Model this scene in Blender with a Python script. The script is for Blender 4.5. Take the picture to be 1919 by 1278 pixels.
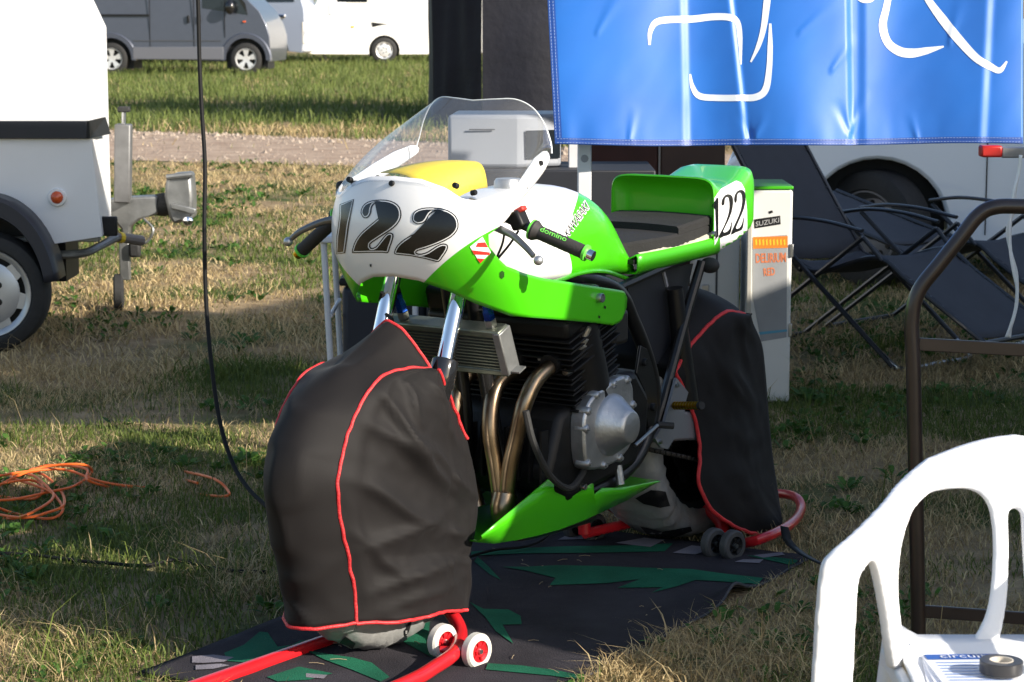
import bpy, bmesh, math, random
import numpy as np
from mathutils import Vector, Matrix, Quaternion, noise
from mathutils.bvhtree import BVHTree
for o in list(bpy.data.objects): bpy.data.objects.remove(o)
scene = bpy.context.scene
COL = scene.collection
R = math.radians
random.seed(7); RNG = np.random.default_rng(11)

# ------------------------------------------------------------------ camera
FPX = 4314.0; CAMH = 1.5; PITCH = math.atan(639 / FPX)
cd = bpy.data.cameras.new('camera'); cam = bpy.data.objects.new('camera', cd); COL.objects.link(cam)
cam.location = (0, 0, CAMH); cam.rotation_euler = (math.pi / 2 - PITCH, 0, 0)
cd.sensor_width = 36; cd.lens = 36 * FPX / 1919; cd.clip_start = .1; cd.clip_end = 3000
cd.dof.use_dof = True; cd.dof.focus_distance = 5.75; cd.dof.aperture_fstop = 14
scene.camera = cam
# ------------------------------------------------------------------ sky and sun
SUN_AZ = Vector((.85, -.53)).normalized(); SUN_EL = R(25)
world = bpy.data.worlds.new('World'); scene.world = world; world.use_nodes = True
nt = world.node_tree; nt.nodes.clear()
sk = nt.nodes.new('ShaderNodeTexSky'); sk.sky_type = 'NISHITA'; sk.sun_disc = False
sk.sun_elevation = SUN_EL; sk.sun_rotation = math.atan2(SUN_AZ.x, SUN_AZ.y)
sk.air_density = 1.0; sk.dust_density = 1.2; sk.ozone_density = 1.0
bg = nt.nodes.new('ShaderNodeBackground'); bg.inputs['Strength'].default_value = .115
wo = nt.nodes.new('ShaderNodeOutputWorld')
nt.links.new(sk.outputs[0], bg.inputs[0]); nt.links.new(bg.outputs[0], wo.inputs[0])
sl = bpy.data.lights.new('sun', 'SUN'); sl.energy = 5.0; sl.angle = R(.53); sl.color = (1, .92, .8)
sun = bpy.data.objects.new('sun', sl); COL.objects.link(sun)
sd = Vector((SUN_AZ.x * math.cos(SUN_EL), SUN_AZ.y * math.cos(SUN_EL), math.sin(SUN_EL)))
sun.rotation_euler = sd.to_track_quat('Z', 'Y').to_euler(); sun.location = (6, -4, 8)
scene.view_settings.view_transform = 'Standard'; scene.view_settings.look = 'None'
scene.view_settings.exposure = .84; scene.view_settings.gamma = 1
try: scene.view_settings.use_curve_mapping = False
except Exception: pass
scene.render.engine = 'CYCLES'
scene.cycles.max_bounces = 7; scene.cycles.transparent_max_bounces = 10

# ------------------------------------------------------------------ image measurements to places
fw = Vector((0, math.cos(PITCH), -math.sin(PITCH))); upv = Vector((0, math.sin(PITCH), math.cos(PITCH))); EYE = Vector((0, 0, CAMH))
def ray(x, y): return fw * FPX + Vector((1, 0, 0)) * (x - 959.5) + upv * (639 - y)
def gnd(x, y, z=0.):
    d = ray(x, y); return EYE + d * ((z - CAMH) / d.z)
def at(x, y, Y):
    d = ray(x, y); return EYE + d * (Y / d.y)

# ------------------------------------------------------------------ materials
def S(n, name, v):
    if name in n.inputs: n.inputs[name].default_value = v
def mat(name, col, rough=.5, metal=0., var=0., vscale=8., bump=0., bscale=60., coat=0., spec=None, col2=None, sheen=0., rvar=0., dist=.004):
    m = bpy.data.materials.new(name); m.use_nodes = True
    t = m.node_tree; b = t.nodes['Principled BSDF']
    c = (*col, 1) if len(col) == 3 else col
    S(b, 'Base Color', c); S(b, 'Roughness', rough); S(b, 'Metallic', metal)
    if coat: S(b, 'Coat Weight', coat); S(b, 'Coat Roughness', .06)
    if spec is not None: S(b, 'Specular IOR Level', spec)
    if sheen: S(b, 'Sheen Weight', sheen); S(b, 'Sheen Roughness', .4)
    tc = t.nodes.new('ShaderNodeTexCoord')
    if var or col2:
        n = t.nodes.new('ShaderNodeTexNoise'); n.inputs['Scale'].default_value = vscale; n.inputs['Detail'].default_value = 5
        t.links.new(tc.outputs['Object'], n.inputs['Vector'])
        r = t.nodes.new('ShaderNodeValToRGB'); r.color_ramp.elements[0].position = .32; r.color_ramp.elements[1].position = .68
        d = col2 if col2 else tuple(max(0, x * (1 - var)) for x in col)
        r.color_ramp.elements[0].color = (*d, 1); r.color_ramp.elements[1].color = c
        t.links.new(n.outputs[0], r.inputs[0]); t.links.new(r.outputs[0], b.inputs['Base Color'])
        if rvar:
            mr = t.nodes.new('ShaderNodeMapRange'); mr.inputs[3].default_value = max(.02, rough - rvar); mr.inputs[4].default_value = rough + rvar
            t.links.new(n.outputs[0], mr.inputs[0]); t.links.new(mr.outputs[0], b.inputs['Roughness'])
    if bump:
        n2 = t.nodes.new('ShaderNodeTexNoise'); n2.inputs['Scale'].default_value = bscale; n2.inputs['Detail'].default_value = 4
        t.links.new(tc.outputs['Object'], n2.inputs['Vector'])
        bp = t.nodes.new('ShaderNodeBump'); bp.inputs['Strength'].default_value = bump; bp.inputs['Distance'].default_value = dist
        t.links.new(n2.outputs[0], bp.inputs['Height']); t.links.new(bp.outputs[0], b.inputs['Normal'])
    return m
def attr_mat(name, rough=.7, trans=.0, attr='col'):
    m = bpy.data.materials.new(name); m.use_nodes = True; t = m.node_tree; b = t.nodes['Principled BSDF']
    a = t.nodes.new('ShaderNodeAttribute'); a.attribute_name = attr
    t.links.new(a.outputs[0], b.inputs['Base Color']); S(b, 'Roughness', rough); S(b, 'Specular IOR Level', .25)
    if trans:
        tr = t.nodes.new('ShaderNodeBsdfTranslucent'); t.links.new(a.outputs[0], tr.inputs[0])
        mx = t.nodes.new('ShaderNodeMixShader'); mx.inputs[0].default_value = trans
        t.links.new(b.outputs[0], mx.inputs[1]); t.links.new(tr.outputs[0], mx.inputs[2])
        t.links.new(mx.outputs[0], t.nodes['Material Output'].inputs[0])
    return m
def math_node(t, op, a, b=None, c=None):
    n = t.nodes.new('ShaderNodeMath'); n.operation = op
    for i, x in enumerate((a, b, c)):
        if x is None: continue
        if isinstance(x, (int, float)): n.inputs[i].default_value = x
        else: t.links.new(x, n.inputs[i])
    return n.outputs[0]

# ------------------------------------------------------------------ mesh helpers
def cr(pts, n=8, closed=False):
    P = [Vector(p) for p in pts]; out = []; N = len(P)
    for i in range(N if closed else N - 1):
        p0 = P[(i - 1) % N] if closed or i > 0 else P[0] * 2 - P[1]
        p1 = P[i]; p2 = P[(i + 1) % N]
        p3 = P[(i + 2) % N] if closed or i < N - 2 else P[-1] * 2 - P[-2]
        for k in range(n):
            t = k / n
            out.append(.5 * ((2 * p1) + (p2 - p0) * t + (2 * p0 - 5 * p1 + 4 * p2 - p3) * t * t + (3 * p1 - p0 - 3 * p2 + p3) * t ** 3))
    if not closed: out.append(P[-1])
    return out
def lerp(tab, x):
    if x <= tab[0][0]: return np.array(tab[0][1:], float)
    for a, b in zip(tab, tab[1:]):
        if x <= b[0]:
            t = (x - a[0]) / (b[0] - a[0]); return np.array(a[1:], float) * (1 - t) + np.array(b[1:], float) * t
    return np.array(tab[-1][1:], float)
class MB:
    def __init__(s): s.v = []; s.f = []
    def add(s, vs, fs):
        o = len(s.v); s.v += [tuple(v) for v in vs]; s.f += [tuple(i + o for i in f) for f in fs]; return s
    def box(s, c, d, rot=None):
        h = [x / 2 for x in d]; c = Vector(c); vs = []
        for x in (-1, 1):
            for y in (-1, 1):
                for z in (-1, 1):
                    p = Vector((x * h[0], y * h[1], z * h[2]))
                    if rot is not None: p = rot @ p
                    vs.append(c + p)
        return s.add(vs, [(0, 1, 3, 2), (4, 6, 7, 5), (0, 4, 5, 1), (2, 3, 7, 6), (0, 2, 6, 4), (1, 5, 7, 3)])
    def tube(s, pts, r, seg=10, closed=False, flat=1.0):
        P = [Vector(p) for p in pts]; N = len(P); vs = []; fs = []
        rr = r if isinstance(r, (list, tuple)) else [r] * N
        T = []
        for i in range(N):
            a = P[(i - 1) % N] if closed or i else P[0]; b = P[(i + 1) % N] if closed or i < N - 1 else P[-1]
            d = b - a; T.append(d.normalized() if d.length > 1e-9 else Vector((0, 0, 1)))
        nn = T[0].orthogonal().normalized()
        if abs(T[0].z) < .9: nn = (Vector((0, 0, 1)) - T[0] * T[0].z).normalized()
        for i in range(N):
            if i:
                q = T[i - 1].rotation_difference(T[i]); nn = q @ nn
                nn = (nn - T[i] * nn.dot(T[i])).normalized()
            bb = T[i].cross(nn)
            for k in range(seg):
                a = 2 * math.pi * k / seg
                vs.append(P[i] + nn * (math.cos(a) * rr[i] * flat) + bb * (math.sin(a) * rr[i]))
        for i in range(N if closed else N - 1):
            for k in range(seg):
                a = i * seg + k; b = i * seg + (k + 1) % seg; j = (i + 1) % N
                fs.append((a, b, j * seg + (k + 1) % seg, j * seg + k))
        if not closed:
            fs.append(tuple(range(seg))[::-1]); fs.append(tuple((N - 1) * seg + k for k in range(seg)))
        return s.add(vs, fs)
    def lathe(s, prof, c, axis, seg=24, closed=False, arc=None):
        ax = Vector(axis).normalized(); e1 = ax.orthogonal().normalized()
        if abs(ax.z) < .9: e1 = (Vector((0, 0, 1)) - ax * ax.z).normalized()
        e2 = ax.cross(e1); c = Vector(c); vs = []; fs = []; n = len(prof)
        full = arc is None; a0, a1 = (0, 2 * math.pi) if full else arc; m = seg if full else seg + 1
        for k in range(m):
            a = a0 + (a1 - a0) * k / seg; d = e1 * math.cos(a) + e2 * math.sin(a)
            for r, h in prof: vs.append(c + d * r + ax * h)
        for k in range(seg):
            kk = (k + 1) % m
            for i in range(n if closed else n - 1):
                j = (i + 1) % n
                fs.append((k * n + i, kk * n + i, kk * n + j, k * n + j))
        return s.add(vs, fs)
    def grid(s, P, cu=False, cv=False):
        nu = len(P); nv = len(P[0]); vs = [p for row in P for p in row]; fs = []
        for i in range(nu if cu else nu - 1):
            for j in range(nv if cv else nv - 1):
                a = i * nv + j; b = ((i + 1) % nu) * nv + j; c = ((i + 1) % nu) * nv + (j + 1) % nv; d = i * nv + (j + 1) % nv
                fs.append((a, b, c, d))
        return s.add(vs, fs)
    def prism(s, poly, f0, f1):
        """extrude a 2D polygon between two mappings f0(x,y) and f1(x,y)"""
        n = len(poly); vs = [f0(*p) for p in poly] + [f1(*p) for p in poly]
        fs = [tuple(range(n))[::-1], tuple(range(n, 2 * n))] + [(i, (i + 1) % n, n + (i + 1) % n, n + i) for i in range(n)]
        return s.add(vs, fs)
    def sphere(s, c, r, seg=14, rings=8, sc=(1, 1, 1)):
        c = Vector(c); P = []
        for i in range(rings + 1):
            th = math.pi * i / rings
            P.append([c + Vector((math.sin(th) * math.cos(2 * math.pi * k / seg) * sc[0], math.sin(th) * math.sin(2 * math.pi * k / seg) * sc[1], math.cos(th) * sc[2])) * r for k in range(seg)])
        return s.grid(P, cv=True)
    def build(s, name, m, parent=None, smooth=35, bevel=0., solid=0., subsurf=0, merge=True, loc=None):
        me = bpy.data.meshes.new(name); me.from_pydata([tuple(v) for v in s.v], [], s.f)
        bm = bmesh.new(); bm.from_mesh(me)
        if merge: bmesh.ops.remove_doubles(bm, verts=bm.verts, dist=1e-5)
        bmesh.ops.recalc_face_normals(bm, faces=bm.faces); bm.to_mesh(me); bm.free()
        if smooth:
            me.polygons.foreach_set('use_smooth', [True] * len(me.polygons)); me.set_sharp_from_angle(angle=R(smooth))
        for x in (m if isinstance(m, (list, tuple)) else [m]): me.materials.append(x)
        o = bpy.data.objects.new(name, me); COL.objects.link(o)
        if parent is not None: o.parent = parent
        if loc is not None: o.location = loc
        if solid:
            q = o.modifiers.new('solid', 'SOLIDIFY'); q.thickness = abs(solid); q.offset = -1 if solid > 0 else 1
        if bevel:
            q = o.modifiers.new('bevel', 'BEVEL'); q.width = bevel; q.segments = 2; q.limit_method = 'ANGLE'; q.angle_limit = R(40); q.harden_normals = False
        if subsurf:
            q = o.modifiers.new('sub', 'SUBSURF'); q.levels = subsurf; q.render_levels = subsurf
        return o
def tag(o, label, cat, group=None, kind=None):
    if label: o['label'] = label
    if cat: o['category'] = cat
    if group: o['group'] = group
    if kind: o['kind'] = kind
    return o
def thing(name, label, cat, loc=(0, 0, 0), rz=0., group=None, M=None):
    o = bpy.data.objects.new(name, None); o.empty_display_size = .1; COL.objects.link(o)
    if M is not None: o.matrix_world = M
    else: o.location = loc; o.rotation_euler = (0, 0, rz)
    return tag(o, label, cat, group)
def bvh_of(objs):
    dg = bpy.context.evaluated_depsgraph_get(); bpy.context.view_layer.update(); dg = bpy.context.evaluated_depsgraph_get()
    V = []; Fs = []
    for o in objs:
        e = o.evaluated_get(dg); me = e.to_mesh(); mw = o.matrix_world; k = len(V)
        V += [mw @ v.co for v in me.vertices]; Fs += [tuple(k + i for i in p.vertices) for p in me.polygons]; e.to_mesh_clear()
    return BVHTree.FromPolygons(V, Fs)
def decal(name, polys, tree, m, parent, off=.0015, maxe=9., solid=0.):
    """flat print laid onto the surface it belongs to: outlines traced as picture points, dropped on the mesh"""
    vs = []; fs = []; bpy.context.view_layer.update()
    inv = parent.matrix_world.inverted() if parent is not None else Matrix()
    for poly in polys:
        bm = bmesh.new(); bv = [bm.verts.new((x, y, 0)) for x, y in poly]; bm.faces.new(bv).normal_update()
        bmesh.ops.triangulate(bm, faces=bm.faces[:])
        for _ in range(5):
            es = [e for e in bm.edges if e.calc_length() > maxe]
            if not es: break
            bmesh.ops.subdivide_edges(bm, edges=es, cuts=1); bmesh.ops.triangulate(bm, faces=[f for f in bm.faces if len(f.verts) > 3])
        bm.verts.index_update(); k = len(vs); keep = {}
        for v in bm.verts:
            d = ray(v.co.x, v.co.y).normalized(); h, nn, _, _ = tree.ray_cast(EYE, d)
            if h is None: continue
            if nn.dot(d) > 0: nn = -nn
            keep[v.index] = len(vs); vs.append(inv @ (h + nn * off))
        for f in bm.faces:
            if all(v.index in keep for v in f.verts): fs.append(tuple(keep[v.index] for v in f.verts))
        bm.free()
    b = MB(); b.v = vs; b.f = fs
    return b.build(name, m, parent, smooth=60, solid=solid)
def inset(poly, d):
    """move an outline inwards by d picture points"""
    n = len(poly); A = sum(poly[i][0] * poly[(i + 1) % n][1] - poly[(i + 1) % n][0] * poly[i][1] for i in range(n)); sg = 1 if A > 0 else -1
    out = []
    for i in range(n):
        p, q, r = Vector(poly[i - 1]), Vector(poly[i]), Vector(poly[(i + 1) % n])
        t = ((q - p).normalized() + (r - q).normalized())
        if t.length < 1e-6: t = (r - q)
        t.normalize(); nr = Vector((-t.y, t.x)) * sg; out.append(tuple(q + nr * d))
    return out
def text_mesh(s, size, bold=0.):
    c = bpy.data.curves.new('t', 'FONT'); c.body = s; c.size = size; c.align_x = 'CENTER'; c.align_y = 'CENTER'; c.resolution_u = 3; c.offset = bold
    o = bpy.data.objects.new('t', c); COL.objects.link(o); bpy.context.view_layer.update()
    dg = bpy.context.evaluated_depsgraph_get(); me = bpy.data.meshes.new_from_object(o.evaluated_get(dg))
    bpy.data.objects.remove(o); bpy.data.curves.remove(c); return me
def text_px(s, p0, p1, h, bold=0., slant=0., stretch=True):
    """letters as outlines in picture points: baseline centre from p0 to p1, letter height h"""
    me = text_mesh(s, 1., bold); V = np.array([v.co[:2] for v in me.vertices]); Fc = [tuple(p.vertices) for p in me.polygons]; bpy.data.meshes.remove(me)
    mn = V.min(0); mx = V.max(0); U = (V - mn) / (mx - mn)
    p0 = np.array(p0, float); p1 = np.array(p1, float); e = p1 - p0; en = e / np.linalg.norm(e); nrm = np.array((en[1], -en[0]))
    P = p0 + np.outer(U[:, 0], e) + np.outer((U[:, 1] - .5) * h, nrm) + np.outer((U[:, 1] - .5) * slant * h, en)
    return [[tuple(P[i]) for i in f] for f in Fc]
def bolts(pts, axis, r, m, parent, name='bolt', h=.006):
    ax = Vector(axis).normalized(); me = None
    for p in pts:
        if me is None:
            o = MB().lathe([(0, h), (r * .45, h), (r * .5, h * .75), (r * .55, h), (r * .9, h), (r, h * .7), (r, -h)], (0, 0, 0), ax, 10).build(name, m, parent); me = o.data
        else:
            o = bpy.data.objects.new(name, me); COL.objects.link(o); o.parent = parent
        o.location = p

# common materials
M_white = mat('white_paint', (.82, .82, .82), .3, coat=.5, var=.04, vscale=5)
M_green = mat('green_paint', (.06, .47, .005), .32, coat=.6, var=.1, vscale=6)
M_black = mat('black_satin', (.009, .009, .01), .5, var=.3, vscale=30, spec=.35)
M_gloss = mat('gloss_black', (.01, .01, .012), .15, coat=.5)
M_rubber = mat('rubber', (.022, .022, .022), .75, var=.3, vscale=40, bump=.3, bscale=90)
M_steel = mat('steel', (.55, .55, .55), .3, 1., var=.25, vscale=25)
M_chrome = mat('chrome', (.85, .85, .87), .06, 1.)
M_alu = mat('cast_aluminium', (.5, .51, .52), .42, .85, var=.25, vscale=18, bump=.25, bscale=120)
M_galv = mat('galvanised', (.29, .295, .29), .45, .7, var=.35, vscale=14, bump=.2)
M_red = mat('red_powder_coat', (.55, .012, .018), .28, coat=.4, var=.15, vscale=9)
M_cable = mat('black_cable', (.008, .008, .008), .7, spec=.2)
# ================================================================== the setting
def ground_mat():
    m = bpy.data.materials.new('dry_turf'); m.use_nodes = True; t = m.node_tree; b = t.nodes['Principled BSDF']
    S(b, 'Roughness', .95); S(b, 'Specular IOR Level', .15)
    tc = t.nodes.new('ShaderNodeTexCoord')
    def nz(sc, det=6):
        n = t.nodes.new('ShaderNodeTexNoise'); n.inputs['Scale'].default_value = sc; n.inputs['Detail'].default_value = det
        t.links.new(tc.outputs['Object'], n.inputs['Vector']); return n.outputs[0]
    def ramp(src, a, b_, ca, cb):
        r = t.nodes.new('ShaderNodeValToRGB'); r.color_ramp.elements[0].position = a; r.color_ramp.elements[1].position = b_
        r.color_ramp.elements[0].color = (*ca, 1); r.color_ramp.elements[1].color = (*cb, 1); t.links.new(src, r.inputs[0]); return r.outputs[0]
    straw = ramp(nz(9), .3, .7, (.2, .14, .08), (.4, .3, .175))
    green = ramp(nz(14), .3, .7, (.045, .06, .018), (.09, .12, .035))
    mk = ramp(nz(1.3), .47, .6, (0, 0, 0), (1, 1, 1))
    mx = t.nodes.new('ShaderNodeMix'); mx.data_type = 'RGBA'
    t.links.new(mk, mx.inputs[0]); t.links.new(straw, mx.inputs[6]); t.links.new(green, mx.inputs[7])
    t.links.new(mx.outputs[2], b.inputs['Base Color'])
    bp = t.nodes.new('ShaderNodeBump'); bp.inputs['Strength'].default_value = .9; bp.inputs['Distance'].default_value = .02
    t.links.new(nz(70), bp.inputs['Height']); t.links.new(bp.outputs[0], b.inputs['Normal'])
    return m
g = MB().add([(-700, -60, 0), (700, -60, 0), (700, 1500, 0), (-700, 1500, 0)], [(0, 1, 2, 3)]).build('ground', ground_mat(), smooth=0)
g['kind'] = 'structure'
# gravel track
def near_edge(x): return 20.75 - .33 * (x + .6) + .25 * noise.noise(Vector((x * .9, 0, 3))) + .12 * noise.noise(Vector((x * 3, 5, 3)))
def far_edge(x): return 24.3 - .62 * (x + .6) + .3 * noise.noise(Vector((x * .8, 9, 3))) + .12 * noise.noise(Vector((x * 3, 7, 1)))
xs = np.linspace(-30, 22, 220)
M_gravel = mat('gravel', (.43, .32, .235), .95, col2=(.29, .2, .14), vscale=3.5, bump=1., bscale=35, dist=.03)
pg = MB().grid([[(x, near_edge(x) + (far_edge(x) - near_edge(x)) * k / 6, .004 + .02 * math.sin(math.pi * k / 6)) for k in range(7)] for x in xs]).build('gravel_path', M_gravel)
pg['kind'] = 'structure'
st = MB()
for i in range(1500):
    x = random.uniform(-6.5, 1.2); e0 = near_edge(x); e1 = far_edge(x)
    y = e0 + (e1 - e0) * (random.random() if random.random() < .5 else random.betavariate(4, 1.2)); s_ = random.uniform(.012, .034) * (1 if random.random() < .9 else 1.7)
    c = Vector((x, y, .012 + s_ * .2)); a = random.random() * 6
    vs = [c + Vector((math.cos(a + k * 1.257) * s_ * random.uniform(.6, 1.1), math.sin(a + k * 1.257) * s_ * random.uniform(.6, 1.1), -.01)) for k in range(5)] + [c + Vector((random.uniform(-.3, .3) * s_, random.uniform(-.3, .3) * s_, s_ * random.uniform(.3, .8)))]
    st.add(vs, [(k, (k + 1) % 5, 5) for k in range(5)])
o = st.build('gravel_stones', mat('pale_stone', (.42, .34, .27), .9, var=.5, vscale=5), smooth=0, merge=False)
tag(o, 'loose pale stones lying on the gravel track', 'stones', kind='stuff')

# ------------------------------------------------------------------ grass
# mat outline on the ground (nothing grows through it)
MAT_C = [Vector((-.83, 4.99)), Vector((-.07, 4.55)), Vector((.81, 6.08)), Vector((.05, 6.51))]
def in_mat(X, Y):
    ins = np.ones_like(X, bool); n = len(MAT_C)
    for i in range(n):
        a = MAT_C[i]; b = MAT_C[(i + 1) % n]; ins &= ((b.x - a.x) * (Y - a.y) - (b.y - a.y) * (X - a.x)) > -.0
    return ins
def vnoise(X, Y, seed, sc):
    r = np.random.default_rng(seed); T = r.random((64, 64)); x = X * sc + 100; y = Y * sc + 100
    i = np.floor(x).astype(int); j = np.floor(y).astype(int); fx = x - i; fy = y - j; fx = fx * fx * (3 - 2 * fx); fy = fy * fy * (3 - 2 * fy)
    g_ = lambda a, b: T[a % 64, b % 64]
    return (g_(i, j) * (1 - fx) + g_(i + 1, j) * fx) * (1 - fy) + (g_(i, j + 1) * (1 - fx) + g_(i + 1, j + 1) * fx) * fy
def fbm(X, Y, seed, sc): return (vnoise(X, Y, seed, sc) * .55 + vnoise(X, Y, seed + 1, sc * 2.3) * .3 + vnoise(X, Y, seed + 2, sc * 5.1) * .15)
def greenness(X, Y):
    q = fbm(X, Y, 5, 1.1)
    q = q + np.where(Y > 27, .32, 0) + np.where((Y > 6) & (Y < 9) & (X < -.3), .05, 0) - np.where((Y > 9.5) & (Y < 21), .03, 0)
    q = q + np.where(Y < 5.5, -.06, 0)
    return q
def blades(name, label, N, ymin, ymax, hmin, hmax, wid, lean, margin=.2, power=1., seedpatch=.535, gshift=0., XY=None):
    Y = ymin + (ymax - ymin) * RNG.random(N) ** power
    X = (RNG.random(N) * 2 - 1) * (Y * .2235 + margin)
    if XY is not None: X, Y = XY; N = len(X)
    ne = np.array([20.75 - .33 * (x + .6) for x in X]); fe = np.array([24.3 - .62 * (x + .6) for x in X])
    onpath = (Y > ne + .1 * RNG.standard_normal(N)) & (Y < fe + .12 * RNG.standard_normal(N)) & (RNG.random(N) > .015)
    den = fbm(X, Y, 21, 2.2); gr = greenness(X, Y) + gshift
    keep = ~onpath & ~in_mat(X, Y) & (RNG.random(N) < np.clip((den - .2) * 2.4 + (gr > .55) * .3, .12, 1))
    X = X[keep]; Y = Y[keep]; gr = gr[keep]; n = len(X)
    isg = (gr + RNG.standard_normal(n) * .07) > seedpatch
    h = (hmin + (hmax - hmin) * RNG.random(n) ** 2) * np.where(isg, 1., .8) * (.6 + .8 * fbm(X, Y, 41, .9)); az = RNG.random(n) * 2 * np.pi; ln = h * lean * (.3 + RNG.random(n) * 1.2) * np.where(isg, .8, 1.5)
    w = wid * (.6 + .8 * RNG.random(n)); dx = np.cos(az); dy = np.sin(az); wa = RNG.random(n) * 2 * np.pi; wx = np.cos(wa) * w; wy = np.sin(wa) * w
    V = np.zeros((n, 5, 3))
    V[:, 0] = np.stack([X - wx, Y - wy, np.full(n, -.002)], 1); V[:, 1] = np.stack([X + wx, Y + wy, np.full(n, -.002)], 1)
    mx_ = X + dx * ln * .35; my = Y + dy * ln * .35; mz = h * .62
    V[:, 2] = np.stack([mx_ + wx * .75, my + wy * .75, mz], 1); V[:, 3] = np.stack([mx_ - wx * .75, my - wy * .75, mz], 1)
    V[:, 4] = np.stack([X + dx * ln, Y + dy * ln, h * (.95 - .25 * RNG.random(n))], 1)
    k = np.arange(n)[:, None] * 5
    q = np.concatenate([k + np.array([[0, 1, 2]]), k + np.array([[0, 2, 3]]), k + np.array([[3, 2, 4]])], 1).reshape(-1, 3)
    me = bpy.data.meshes.new(name); me.vertices.add(n * 5); me.vertices.foreach_set('co', V.reshape(-1))
    nf = len(q); me.loops.add(nf * 3); me.loops.foreach_set('vertex_index', q.reshape(-1).astype(np.int32))
    me.polygons.add(nf); me.polygons.foreach_set('loop_start', np.arange(nf, dtype=np.int32) * 3); me.polygons.foreach_set('loop_total', np.full(nf, 3, np.int32))
    r1 = RNG.random((n, 1)); r2 = RNG.random((n, 1))
    fy = np.clip((Y[:, None] - 20) / 8, 0, 1); gcol = (np.array([[.055, .09, .018]]) * (1 - r1) + np.array([[.16, .2, .045]]) * r1) * (1 - fy) + (np.array([[.065, .1, .024]]) * (1 - r1) + np.array([[.2, .24, .065]]) * r1) * fy
    scol = np.array([[.28, .2, .095]]) * (1 - r1) + np.array([[.64, .5, .27]]) * r1
    c = np.where(isg[:, None], gcol, scol) * (.8 + .4 * r2)
    C4 = np.ones((n, 5, 4)); C4[:, :, :3] = c[:, None, :]
    at_ = me.color_attributes.new('col', 'FLOAT_COLOR', 'POINT'); at_.data.foreach_set('color', C4.reshape(-1))
    me.update(); me.materials.append(M_grass); o = bpy.data.objects.new(name, me); COL.objects.link(o)
    return tag(o, label, 'grass', kind='stuff')
M_grass = attr_mat('grass_blade', .6, .3)
blades('near_grass', 'short dry and green grass around the motorcycle and mat', 255000, 4.2, 9.5, .01, .055, .0016, .9, power=1.1, margin=.8)
blades('middle_grass', 'dry yellow grass between the motorcycle and gravel track', 200000, 9.0, 21.5, .015, .085, .003, .9, power=1.1, margin=1.4)
blades('far_grass', 'tall green grass between the gravel track and the parked vans', 210000, 23., 62, .05, .24, .0055, .7, margin=2.5)
blades('tall_grass', 'sparse tall dry grass stalks standing out of the turf', 900, 4.45, 12, .1, .24, .0015, .45)
tx = []; ty = []
for px, py, n, sp in [(1120, 1265, 500, .06), (1200, 1250, 700, .07), (1280, 1240, 800, .07), (1360, 1235, 800, .08), (1440, 1225, 600, .08), (1500, 1260, 500, .07), (1310, 1180, 300, .06), (1400, 1130, 260, .06), (60, 1200, 900, .1), (160, 1230, 900, .09), (230, 1200, 500, .07), (20, 1260, 600, .1), (420, 1085, 500, .09), (470, 1110, 350, .06), (250, 1045, 250, .1), (1650, 1100, 400, .1), (1560, 1180, 400, .08), (1460, 1000, 200, .08)]:
    p = gnd(px, py); tx.append(p.x + RNG.standard_normal(n) * sp); ty.append(p.y + RNG.standard_normal(n) * sp * 1.3)
blades('straw_tufts', 'pale dry straw tufts along the edges of the mat', 0, 0, 0, .025, .1, .0014, 1., XY=(np.concatenate(tx), np.concatenate(ty)), gshift=-.12)
# broad-leaved weeds
wd = MB(); wc = []
def weed(x, y, n, L, W, up):
    for k in range(n):
        a = random.random() * 6.283; l = L * random.uniform(.5, 1.1); w = W * random.uniform(.6, 1.1); d = Vector((math.cos(a), math.sin(a), 0)); s_ = Vector((-d.y, d.x, 0)); z = up * random.uniform(.4, 1.2)
        c = Vector((x, y, 0)) + d * random.random() * .03
        P = [[c + d * l * t + s_ * w * q * math.sin(math.pi * (.12 + .86 * t)) + Vector((0, 0, .005 + z * math.sin(t * 1.9) - abs(q) * -.12 * w)) for q in (-1, 0, 1)] for t in (0, .3, .65, 1.)]
        o0 = len(wd.v); wd.grid(P); t_ = random.random(); wc.extend([(.03 + .05 * t_, .085 + .09 * t_, .014 + .015 * t_, 1)] * (len(wd.v) - o0))
WX = RNG.random(5200); n_ = 0
for i in range(5200):
    y = 4.5 + 17 * (i / 5200) ** 1.3; x = (WX[i] * 2 - 1) * (y * .2235 + .1)
    if in_mat(np.array([x]), np.array([y]))[0] or y > near_edge(x) - .1: continue
    if fbm(np.array([x]), np.array([y]), 77, 1.3)[0] < .56: continue
    weed(x, y, random.randint(3, 6), .028 + .002 * y, .007 + .0004 * y, .016 + .001 * y)
for px, py, n, L in ((370, 880, 12, .12), (350, 860, 9, .1), (60, 1000, 14, .11), (30, 1110, 14, .12), (450, 640, 10, .13), (520, 560, 8, .16), (980, 640, 8, .1), (1700, 640, 9, .16), (1660, 900, 12, .12), (1560, 830, 14, .12), (1500, 760, 10, .14), (480, 312, 8, .16), (560, 324, 8, .15), (350, 310, 7, .15), (620, 332, 6, .14), (520, 318, 7, .15), (1530, 1130, 8, .09), (1420, 1235, 8, .08)):
    p = gnd(px, py)
    for k in range(5): weed(p.x + random.gauss(0, .05 + .012 * p.y), p.y + random.gauss(0, .08 + .012 * p.y), n // 2 + 1, L * .42, L * .1, L * .22)
wo_ = wd.build('weeds', M_grass, smooth=0, merge=False); ca = wo_.data.color_attributes.new('col', 'FLOAT_COLOR', 'POINT'); ca.data.foreach_set('color', np.array(wc).reshape(-1))
tag(wo_, 'broad leaved green weeds scattered through the grass', 'weeds', kind='stuff')

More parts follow.
